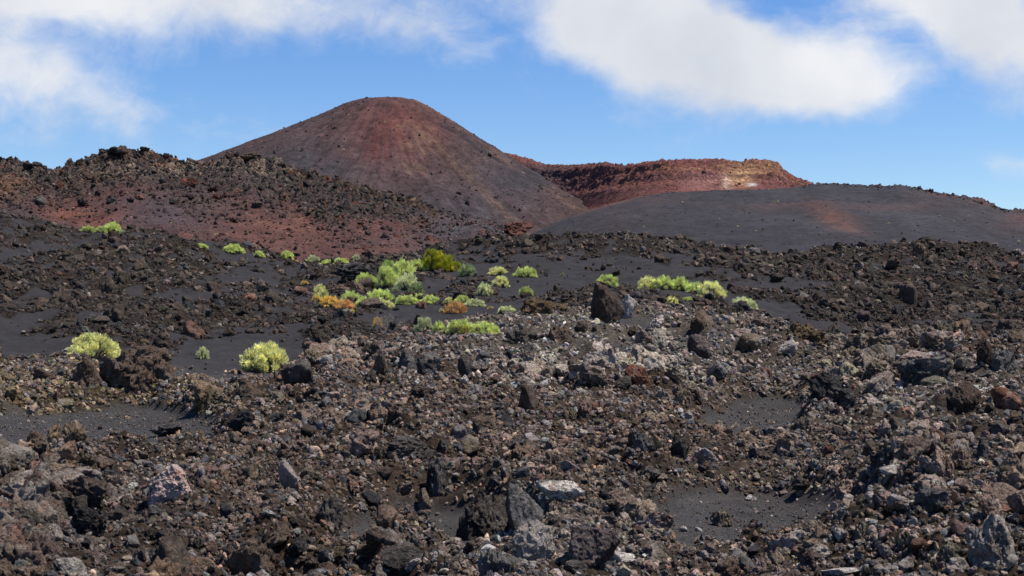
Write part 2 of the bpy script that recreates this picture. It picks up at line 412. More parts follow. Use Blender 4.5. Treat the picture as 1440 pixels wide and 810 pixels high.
# ================================================================== LEFT RIDGE (red scoria with clinker on top)
Yr = np.concatenate([np.linspace(140, 205, 140, endpoint=False), np.linspace(205, 262, 180, endpoint=False), np.linspace(262, 330, 30)])
Sr = cols(-0.37, 0.05, 480, -0.75, 0.12, 30)
L = Sheet(Sr, Yr)
lx = [-700, -300, -100, 0, 20, 40, 48, 60, 90, 120, 140, 165, 200, 215, 240, 262, 300, 330, 350, 370, 400, 430, 470, 500, 530, 560, 590, 620, 650, 690, 720, 740, 760, 800, 980]
lr = [250, 238, 230, 234, 232, 236, 243, 245, 239, 229, 220, 213, 212, 217, 225, 229, 229, 224, 220, 229, 235, 243, 255, 261, 267, 275, 285, 295, 301, 311, 327, 338, 360, 395, 420]
L_ys = [140, 152, 170, 200, 230, 250, 262, 290, 330]
base = np.interp(lx, [-700, 0, 200, 400, 560, 700, 980], [360, 352, 360, 388, 392, 380, 440])
lr = np.array(lr, float)+6*np.interp(lx, [-700, 60, 120, 560, 640], [3/6, .3, 1, 1, .3])
L_rows = []
for yy, tt in zip(L_ys, [-0.35, 0.0, 0.26, 0.62, 0.86, 0.965, 1.0, 0.86, 0.3]):
    L_rows.append(list(base+(lr-base)*tt))
L.table([lx]*9, L_ys, L_rows, blur=(9, 5))
X, Y = L.X, L.YY; PX = 720+L.SS*FPX; ROW = HROW-(L.Z-EYE)/Y*FPX
tt = np.clip((base.max()-ROW)/1, 0, 1)
cr = np.interp(PX, lx, lr); bs = np.interp(PX, lx, base); T = np.clip((bs-ROW)/(bs-cr+1e-3), 0, 1.1)
nA = fbm2(X*.045, Y*.03, 5, .6, off=1.); nB = fbm2(X*.18, Y*.12, 5, .62, off=2.); nC = fbm2(X*.6, Y*.5, 4, .65, off=3.)
top = sstep(0.50, 0.80, T+0.25*nA+0.12*nB)*(1-0.5*blob(PX, ROW, 640, 330, 60, 60))
top = np.maximum(top, 0.9*blob(PX, ROW, 30, 255, 80, 40, 1.3))
spur = blob(PX+(ROW-290)*-0.9, ROW, 450, 285, 34, 60, 1.4)   # dark clinker tongue running down from the crest
top = np.clip(top+spur*0.7, 0, 1)*(1-.85*sstep(585, 640, PX+20*nB))
w1, v1 = worley2(X*.33, Y*.25); w2, v2 = worley2(X*.9, Y*.7)
ridg = fbm2(X*.28, Y*.16, 6, .66, ridged=True, off=6.)
crest_w = sstep(0.80, 0.97, T)
L.Z += top*(1.5*w1*v1+0.8*w2*v2*w2+1.7*ridg*.6+0.8*nC) + (1-top)*(0.25*nC+0.35*nB+0.25*w2*v2) + crest_w*(1-.8*sstep(590, 640, PX))*(1.1*np.maximum(0, nB)*2.5+1.2*w1*v1-0.6)
gully = fbm2((X+Y*.25)*.10, Y*.012, 4, .6, off=8.)
L.Z += 1.4*gully*(1-top)*sstep(0, .3, T)*(1-crest_w)
c = np.broadcast_to(C(.078, .039, .033), X.shape+(3,)).copy()
def add(col, m):
    global c
    c = lerp(c, np.asarray(col, np.float32), np.clip(m, 0, 1)[..., None])
add((.105, .046, .032), sstep(.05, .35, nA+.5*nB)*.6)
add((.050, .036, .039), sstep(0.0, .35, fbm2(X*.05, Y*.04, 5, .6, off=12.)+0.3*nC)*.8)
add((.048, .038, .042), .9*blob(PX, ROW, 240, 300, 90, 34, 1.2)); add((.040, .037, .041), .9*blob(PX, ROW, 650, 325, 80, 28, 1.3)*sstep(-.3, .1, nB+.1))
add((.16, .055, .03), .65*blob(PX, ROW, 120, 305, 46, 14)*(.6+nB)); add((.17, .075, .05), .6*blob(PX, ROW, 420, 278, 22, 40)*(.8+nC))
add((.040, .034, .032), sstep(0.25, .55, top+0.45*nB)*top*.9)
add((.07, .047, .034), top*sstep(0, .3, nA+nC*.6)*.8)
add((.15, .115, .085), .55*top*blob(PX, ROW, 240, 246, 200, 12, 1.2)*sstep(-.05, .25, nC+nB)); add((.15, .115, .085), .5*blob(PX, ROW, 380, 246, 50, 10)*sstep(-.1, .2, nC))
add((.12, .05, .03), .6*blob(PX, ROW, 350, 222, 30, 8)); add((.09, .055, .04), .6*blob(PX, ROW, 190, 222, 40, 8)); add((.13,.07,.045), .7*blob(PX, ROW, 8, 270, 26, 18))
add((.034, .033, .037), .95*blob(PX, ROW, 0, 315, 60, 22, 1.4)); add((.034, .033, .038), 1.3*sstep(360, 380, ROW+10*nB)*.5)
c *= (1+.55*nC+.35*nB)[..., None]
rk = np.clip(.35+.6*top+.3*nC, 0, 1)
L.build('red_lava_ridge', M_ridge, c, rk)

# small red outcrop at the toe of the ridge
# ================================================================== CONE with its crater rim
Yc = np.concatenate([np.linspace(400, 520, 30, endpoint=False), np.linspace(520, 720, 270, endpoint=False), np.linspace(720, 900, 40)])
Sc = cols(-0.24, 0.10, 420, -0.6, 0.6, 30)
K = Sheet(Sc, Yc); X, Y = K.X, K.YY
CX, CY = (541-720)/FPX*700, 700.0
ztop = EYE+(HROW-143)/FPX*700
m_ = 700/FPX
dx, dy = X-CX, Y-CY
d = np.hypot(dx, dy)+1e-3; cosr = dx/d
pl = np.interp(d/m_, [0, 40, 60, 88, 126, 164, 210, 250, 400, 700, 2000], [0, 1, 7, 21, 38, 56, 75, 92, 155, 265, 460])
pr = np.interp(d/m_, [0, 46, 68, 98, 138, 168, 208, 268, 338, 450, 700, 2000], [0, 1, 11, 30, 56, 75, 101, 136, 160, 215, 370, 500])
tw = sstep(-.6, .6, cosr)
drop = lerp(pl, pr, tw)*m_
zc = ztop-drop
zc = np.maximum(zc, 16+0*zc)+0.0
nA = fbm2(X*.012, Y*.010, 5, .6, off=21.); nB = fbm2(X*.06, Y*.05, 5, .6, off=22.); nC = fbm2(X*.3, Y*.25, 5, .65, off=23.)
ang = np.arctan2(dy, dx)
rill = .6*fbm2(ang*9, d*.006, 4, .6, off=24.)+.6*fbm2(ang*26+.3*nB, d*.012, 4, .6, off=25.)
zc += 1.1*nA*sstep(10, 60, d)+0.7*nB+0.35*nC+1.9*rill*sstep(15, 70, d)
zc += 0.5*blob(d, 0*d, 12, 0, 6, 1)*(nC+.5)
K.Z = zc
PX = 720+K.SS*FPX; ROW = HROW-(K.Z-EYE)/Y*FPX; nB = nB+.5*nC
c = np.broadcast_to(C(.060, .041, .041), X.shape+(3,)).copy()
add((.108, .038, .034), 1.0*blob(PX+nA*50, ROW+nB*20, 548, 185, 70, 50, 1.2)*(.85+rill)); add((.115, .068, .045), .6*sstep(0, .3, nB+.3*rill)*blob(PX, ROW, 590, 215, 60, 90))
add((.043, .038, .043), .95*blob(PX+nA*60, ROW+nB*30, 440, 240, 80, 42, 1.3)); add((.044, .038, .043), .85*blob(PX+nA*60, ROW+nB*30, 600, 300, 90, 40, 1.2))
add((.050, .045, .050), .85*blob(PX, ROW, 700, 280, 60, 60, 1.2)*sstep(-.35, .1, rill)); add((.048, .044, .050), .8*sstep(.1, .4, rill+nC*.5)*sstep(150, 200, ROW))
st = np.abs((PX-640)-(ROW-190)*1.25)   # lighter scree chutes down the right flank
add((.048, .027, .027), .6*sstep(0, .3, rill)*sstep(160, 190, ROW)); st = np.abs((PX-680)-(ROW-206)*1.5)
add((.13, .085, .063), .6*np.exp(-(st/6)**2)*sstep(198, 215, ROW)*(.75+nC)); st2 = np.abs((PX-560)-(ROW-150)*1.0)
add((.14, .085, .055), .45*np.exp(-(st2/10)**2)*sstep(160, 200, ROW)*(.7+nC)); st3 = np.abs((PX-625)-(ROW-175)*1.5)
add((.030, .028, .032), .75*np.exp(-(st3/6)**2)*sstep(168, 180, ROW)*(1-sstep(215, 240, ROW))*(.9+nC))
add((.034, .032, .038), 1.0*blob(PX, ROW, 745, 250, 46, 16, 1.2)*sstep(-.2, .2, nC+.2)); add((.040, .038, .044), sstep(322, 345, ROW+16*nA+8*nB))
add((.12, .04, .03), .6*sstep(.25, .5, nC)*(1-sstep(250, 300, ROW)))
c *= .78*(1+0.7*nC+.4*nB+.4*rill)[..., None]
rk = np.clip(.30+.5*nC, 0, 1)
K.build('volcano_cone', M_cone, c, rk)

# ================================================================== CRATER WALL to the right of the cone
Yw = np.concatenate([np.linspace(455, 540, 40, endpoint=False), np.linspace(540, 585, 220, endpoint=False), np.linspace(585, 760, 30)])
Sw = cols(-0.02, 0.21, 460, -0.10, 0.30, 20)
Wl = Sheet(Sw, Yw, lambda px: 118*(1-sstep(735, 960, px)))
kx = [500, 640, 672, 690, 710, 740, 770, 800, 835, 850, 865, 880, 910, 940, 980, 1010, 1040, 1060, 1085, 1095, 1101, 1110, 1132, 1150, 1180, 1300]
kr = np.array([420, 250, 232, 220, 215, 223, 232, 233, 231, 229, 232, 233, 229, 226, 225, 226, 228, 226, 227, 231, 239, 247, 257, 263, 272, 330], float)
foot = np.interp(kx, [500, 700, 770, 830, 900, 1000, 1100, 1180, 1300], [420, 330, 316, 300, 284, 282, 282, 290, 350])
W_ys = [455, 520, 545, 556, 566, 574, 582, 620, 760]
W_rows = [list(foot+(kr-foot)*t_) for t_ in (-.9, -0.2, .12, .42, .62, .90, 1.0, .75, -.8)]
Wl.table([kx]*9, W_ys, W_rows, blur=(9, 3))
X = Wl.X; Y = Wl.YY+1.3*Wl.Z; PX = 720+Wl.SS*FPX; ROW0 = Wl.row0
T = np.clip((np.interp(PX, kx, foot)-ROW0)/(np.interp(PX, kx, foot)-np.interp(PX, kx, kr)+1e-3), 0, 1.1)
nA = fbm2(X*.03, Y*.03, 4, .6, off=31.); nB = fbm2(X*.12, Y*.10, 5, .62, off=32.); nC = fbm2(X*.5, Y*.45, 5, .66, off=33.)
rid = fbm2(X*.09, Y*.02, 5, .62, ridged=True, off=34.)
w1, v1 = worley2(X*.35, Y*.3)
cliff = sstep(.25, .6, T)*(1-sstep(.97, 1.05, T)*.7)
Wl.Z += cliff*(.35*rid+1.1*nB+.8*nC+1.0*w1*v1) + 0.4*nC + sstep(1040, 1060, PX)*sstep(.9, 1, T)*(w1*v1*1.2)
led = np.sin(T*22+nB*5)*.5*cliff; Wl.Z += led
c = np.broadcast_to(C(.105, .043, .038), X.shape+(3,)).copy()
add((.055, .026, .030), .9*sstep(-.05, .25, nB+.5*rid-.35)*cliff)
add((.15, .062, .046), .6*sstep(.1, .4, nC+nA)*cliff)
band = np.exp(-((T-.80-.05*nA)/.05)**2); add((.20, .10, .055), .55*band*sstep(800, 880, PX)*(.8+nC))
band = np.exp(-((T-.62-.08*nA)/.05)**2); add((.26, .15, .07), .8*band*sstep(1000, 1040, PX)*(1-sstep(1085, 1105, PX))*(.8+nC))
add((.42, .26, .14), .9*blob(PX, ROW0, 1040, 250, 20, 12)*(.7+nC)); add((.48, .35, .26), .9*blob(PX, ROW0, 1022, 258, 6, 8)*(.8+nC)); add((.26, .17, .08), .6*blob(PX, ROW0, 1065, 236, 34, 7)*(.7+nC*1.5))
add((.40, .38, .38), .9*blob(PX, ROW0, 1058, 260, 6, 2)); add((.17, .085, .076), .95*blob(PX, ROW0, 985, 255, 30, 12, 1.6)); add((.12, .055, .046), .7*blob(PX, ROW0, 860, 262, 80, 22, 1.3)*(1-.5*cliff))
add((.04, .034, .036), .9*sstep(.95, 1.0, T)*(1-sstep(890, 910, PX))*sstep(-.2, .1, nB)); add((.045, .034, .036), .8*blob(PX, ROW0, 770, 268, 60, 26)*sstep(-.1, .25, nC)); add((.06, .024, .026), .8*blob(PX, ROW0, 800, 285, 40, 16))
add((.12, .045, .03), .7*sstep(.93, .99, T)*sstep(740, 760, PX)*(1-sstep(800, 830, PX)))
add((.15, .075, .062), .5*sstep(.05, .3, np.sin(T*34+nA*7+nB*3)*.5)*cliff*(.6+nC)); add((.05, .026, .03), .6*sstep(.2, .5, np.sin(T*19+nA*5+1.2)*.6+nB)*cliff)
sep_ = sstep(820, 770, PX+30*nA)
add((.052, .046, .050), .85*sep_*sstep(-.35, .05, nB+.2)*sstep(224, 240, ROW0-(PX-740)*.1)); add((.070, .030, .030), .8*sep_*sstep(.0, .25, nB+nC*.5)); add((.10, .042, .034), .8*sep_*sstep(240, 226, ROW0)*(.8+nC))
c *= 1.35*(1+.5*nC)[..., None]
Wl.build('crater_wall', M_wall, c, np.clip(.4+.5*cliff, 0, 1))

# ================================================================== ASH HILL on the right, in front of the crater wall
Yh = np.concatenate([np.linspace(210, 330, 40, endpoint=False), np.linspace(330, 455, 190, endpoint=False), np.linspace(455, 540, 24)])
Sh = cols(-0.03, 0.37, 440, -0.08, 0.9, 30)
H = Sheet(Sh, Yh)
hx = [560, 640, 700, 750, 780, 820, 860, 900, 940, 1000, 1080, 1132, 1145, 1160, 1200, 1240, 1270, 1300, 1350, 1385, 1408, 1425, 1440, 1500, 1700, 2600]
hr = np.array([420, 385, 345, 327, 312, 297, 285, 275, 269, 266, 264, 260, 257.5, 257, 258, 261, 260, 267, 275, 283, 294, 295, 294, 292, 300, 330], float)
hb = np.interp(hx, [560, 700, 1100, 1440, 2600], [470, 420, 396, 394, 400])
H_ys = [210, 250, 290, 330, 370, 400, 430, 455, 540]
H_rows = [list(hb+(hr-hb)*t_) for t_ in (-.1, .10, .28, .46, .66, .80, .96, 1.0, .5)]
H.table([hx]*9, H_ys, H_rows, blur=(15, 5))
X, Y = H.X, H.YY; PX = 720+H.SS*FPX; ROW = H.row0
nA = fbm2(X*.02, Y*.012, 4, .55, off=41.); nB = fbm2(X*.10, Y*.08, 5, .6, off=42.); nC = fbm2(X*.5, Y*.4, 5, .66, off=43.)
edge = sstep(440, 454, Y)*sstep(1120, 1145, PX)
w1, v1 = worley2(X*.5, Y*.4)
H.Z += 2.6*nA*(1-sstep(425, 450, Y)*.8)+.45*nB+.13*nC + edge*(w1*v1*1.3+nC*.5)+ 1.0*blob(PX, ROW, 1385, 282, 24, 8)*(w1*v1+.3)
c = np.broadcast_to(C(.037, .0355, .040), X.shape+(3,)).copy()
add((.044, .037, .040), sstep(-.1, .4, nA)); add((.028, .027, .031), .8*sstep(0.05, .35, nB)); add((.031, .029, .032), .7*blob(PX, ROW, 1060, 345, 240, 30, 1.3))
wv = 26*nB+14*nC; add((.100, .050, .038), .75*np.exp(-(((PX-1175+wv)-(ROW-305)*1.5)/22)**2-((ROW-306)/19)**2)); add((.085, .05, .045), .5*blob(PX, ROW+wv*.5, 1120, 287, 80, 6)); add((.075, .050, .046), .5*blob(PX, ROW+wv*.5, 880, 281, 90, 5))
add((.08, .05, .045), .55*blob(PX, ROW, 1270, 292, 70, 5)); add((.10, .05, .042), .7*blob(PX, ROW, 1340, 274, 40, 5)*sstep(-.2, .2, nB)); add((.10, .045, .04), .8*blob(PX, ROW, 1392, 283, 24, 6)); add((.09, .05, .045), .6*blob(PX, ROW, 1435, 310, 26, 14))
add((.048, .046, .051), .5*blob(PX+20*nB, ROW, 1330, 305, 60, 14)); add((.15, .07, .045), .6*np.exp(-(((ROW-np.interp(PX, hx, hr))-3)/3.0)**2)*sstep(800, 830, PX)*(1-sstep(880, 920, PX)))
add((.028, .027, .031), .9*edge); add((.09, .04, .035), .7*edge*blob(PX, ROW*0, 1225, 0, 22, 1))
lob = fbm2(X*.05+.6*nA, Y*.012, 5, .6, off=49.); c *= .80*(1+.6*nC+.35*nB+.35*lob)[..., None]
H.build('ash_hill', M_hill, c, np.clip(.12+.8*edge+.2*nC, 0, 1))

# ================================================================== ROCK SHAPES
def ico(n):
    t = (1+5**.5)/2
    V = [(-1, t, 0), (1, t, 0), (-1, -t, 0), (1, -t, 0), (0, -1, t), (0, 1, t), (0, -1, -t), (0, 1, -t), (t, 0, -1), (t, 0, 1), (-t, 0, -1), (-t, 0, 1)]
    F = [(0,11,5),(0,5,1),(0,1,7),(0,7,10),(0,10,11),(1,5,9),(5,11,4),(11,10,2),(10,7,6),(7,1,8),(3,9,4),(3,4,2),(3,2,6),(3,6,8),(3,8,9),(4,9,5),(2,4,11),(6,2,10),(8,6,7),(9,8,1)]
    V = [np.array(v)/np.linalg.norm(v) for v in V]
    for _ in range(n):
        mid = {}; F2 = []
        def m(a, b):
            k = (min(a, b), max(a, b))
            if k not in mid:
                v = V[a]+V[b]; V.append(v/np.linalg.norm(v)); mid[k] = len(V)-1
            return mid[k]
        for a, b, c_ in F:
            ab, bc, ca = m(a, b), m(b, c_), m(c_, a)
            F2 += [(a, ab, ca), (b, bc, ab), (c_, ca, bc), (ab, bc, ca)]
        F = F2
    return np.array(V), np.array(F)
ICO = {n: ico(n) for n in (1, 2, 3, 4, 5)}
def rock_shape(n, style, seed):
    V, F = ICO[n]; r_ = np.random.default_rng(seed)
    K_ = {'angular': 11, 'slab': 10, 'round': 20, 'clinker': 12, 'block': 8, 'outcrop': 13}[style]
    N = r_.normal(size=(K_, 3)); N /= np.linalg.norm(N, axis=1)[:, None]
    D = r_.uniform(.62, 1.0, K_)
    dt = np.maximum(V@N.T, 1e-3)
    p = {'angular': 16, 'slab': 14, 'round': 7, 'clinker': 10, 'block': 22, 'outcrop': 9}[style]
    q = (dt/D)**p; rad = (q.sum(1)+1e-4)**(-1/p)
    rad = np.minimum(rad, 1.7)
    P_ = V*rad[:, None]
    off = r_.uniform(0, 200, 3)
    amp = {'angular': .24, 'slab': .20, 'round': .16, 'clinker': .50, 'block': .22, 'outcrop': .40}[style]
    if n <= 2: disp = amp*fbm3(P_*1.7+off, 2, .6)
    else:
        disp = amp*fbm3(P_*1.5+off, 5, .62)
        if style in ('clinker', 'outcrop'): disp += .22*(fbm3(P_*2.6+off, 4, .65, True)-.3)
        elif n >= 4: disp += .09*(fbm3(P_*4+off, 3, .6, True)-.3)
    P_ = P_ + V*disp[:, None]
    if n >= 3:
        o2 = r_.uniform(0, 200, 3)
        wv = np.stack([fbm3(P_*2.2+o2+k*31, 3, .6) for k in range(3)], 1); P_ += wv*amp*.6
    P_ = P_/np.abs(P_).max(0)        # unit half-extents in each axis
    if style == 'slab': P_[:, 2] *= 1.0
    return P_, F
def rock_mesh(name, n, style, seed, mat, smooth=None):
    P_, F = rock_shape(n, style, seed)
    me = bpy.data.meshes.new(name)
    me.from_pydata(P_.tolist(), [], F.tolist())
    sm = (n >= 3) if smooth is None else smooth
    me.polygons.foreach_set('use_smooth', np.full(len(F), sm)); me.update()
    me.materials.append(mat)
    return me
def proto_collection(name, specs, mat):
    pc = bpy.data.collections.new(name)
    for k, (n, st, seed) in enumerate(specs):
        o = bpy.data.objects.new('%s_%02d' % (name, k), rock_mesh(name, n, st, seed, mat)); pc.objects.link(o)
    return pc, len(specs)
near_specs = [(2, 'angular', 1), (2, 'angular', 2), (2, 'block', 3), (2, 'clinker', 4), (2, 'clinker', 5), (2, 'clinker', 6), (2, 'outcrop', 7), (2, 'round', 8)]
big_specs = [(3, 'clinker', 11), (3, 'clinker', 12), (3, 'angular', 13), (3, 'block', 14), (3, 'clinker', 15), (3, 'angular', 16), (3, 'outcrop', 17), (3, 'clinker', 18)]
PC_small = proto_collection('pebble', near_specs, M_stone_i)
PC_grit = proto_collection('grain', [(1, 'angular', 31), (1, 'block', 32), (1, 'clinker', 33)], M_stone_i)
PC_big = proto_collection('cobble', big_specs, M_stone_i)
PC_far = proto_collection('clinker', big_specs, M_stone_far)

def scatter(name, pts, rot, scl, idx, tint, pale, pc, label):
    me = bpy.data.meshes.new(name)
    me.vertices.add(len(pts)); me.vertices.foreach_set('co', np.asarray(pts, np.float32).ravel())
    set_attr(me, 'rot', 'FLOAT_VECTOR', rot); set_attr(me, 'scl', 'FLOAT_VECTOR', scl); set_attr(me, 'idx', 'INT', idx)
    set_attr(me, 'tint', 'FLOAT_COLOR', tint); set_attr(me, 'pale', 'FLOAT', pale)
    o = bpy.data.objects.new(name, me); COL.objects.link(o)
    ng = bpy.data.node_groups.new(name, 'GeometryNodeTree')
    ng.interface.new_socket('Geometry', in_out='INPUT', socket_type='NodeSocketGeometry'); ng.interface.new_socket('Geometry', in_out='OUTPUT', socket_type='NodeSocketGeometry')
    N = ng.nodes; Lk = ng.links
    gi, go = N.new('NodeGroupInput'), N.new('NodeGroupOutput')
    ci = N.new('GeometryNodeCollectionInfo'); ci.inputs['Collection'].default_value = pc[0]; ci.inputs['Separate Children'].default_value = True; ci.inputs['Reset Children'].default_value = True
    ip = N.new('GeometryNodeInstanceOnPoints'); ip.inputs['Pick Instance'].default_value = True
    def att(nm, ty):
        a = N.new('GeometryNodeInputNamedAttribute'); a.data_type = ty; a.inputs['Name'].default_value = nm; return a.outputs[0]
    Lk.new(gi.outputs[0], ip.inputs['Points']); Lk.new(ci.outputs[0], ip.inputs['Instance'])
    Lk.new(att('idx', 'INT'), ip.inputs['Instance Index']); Lk.new(att('scl', 'FLOAT_VECTOR'), ip.inputs['Scale'])
    er = N.new('FunctionNodeEulerToRotation'); Lk.new(att('rot', 'FLOAT_VECTOR'), er.inputs[0]); Lk.new(er.outputs[0], ip.inputs['Rotation'])
    Lk.new(ip.outputs[0], go.inputs[0])
    md = o.modifiers.new('scatter', 'NODES'); md.node_group = ng
    o['kind'] = 'stuff'; o['label'] = label
    return o
def vary(tint, n, sat=.05, val=.52):
    f = np.exp(rng.normal(0, val, n))[:, None]
    h = np.exp(rng.normal(0, sat, (n, 3)))
    return np.clip(tint*f*h, .006, .75)
def stone_tints(base, yy, n, lights=.06):
    t = vary(base, n)
    u = rng.random(n)
    lum = base.mean(1, keepdims=True)
    t = np.where((u < lights)[:, None], vary(lum*np.array([2.3, 2.15, 1.95]), n, .05, .2), t)
    t = np.where(((u > .5) & (u < .62))[:, None], vary(lum*np.array([1.3, .95, .8]), n, .05, .3), t)
    t = np.where(((u > .7) & (u < .86))[:, None], vary(lum*np.array([.62, .63, .66]), n, .03, .3), t)
    t = np.where(((u > .95) & (u < .975))[:, None], vary(lum*np.array([1.7, .95, .6]), n, .05, .25), t)
    return t
def shape_scl(r, n, lo=.55, hi=1.35):
    return r[:, None]*np.stack([rng.uniform(.8, 1.4, n), rng.uniform(.7, 1.3, n), rng.uniform(lo, 1.05, n)], 1)

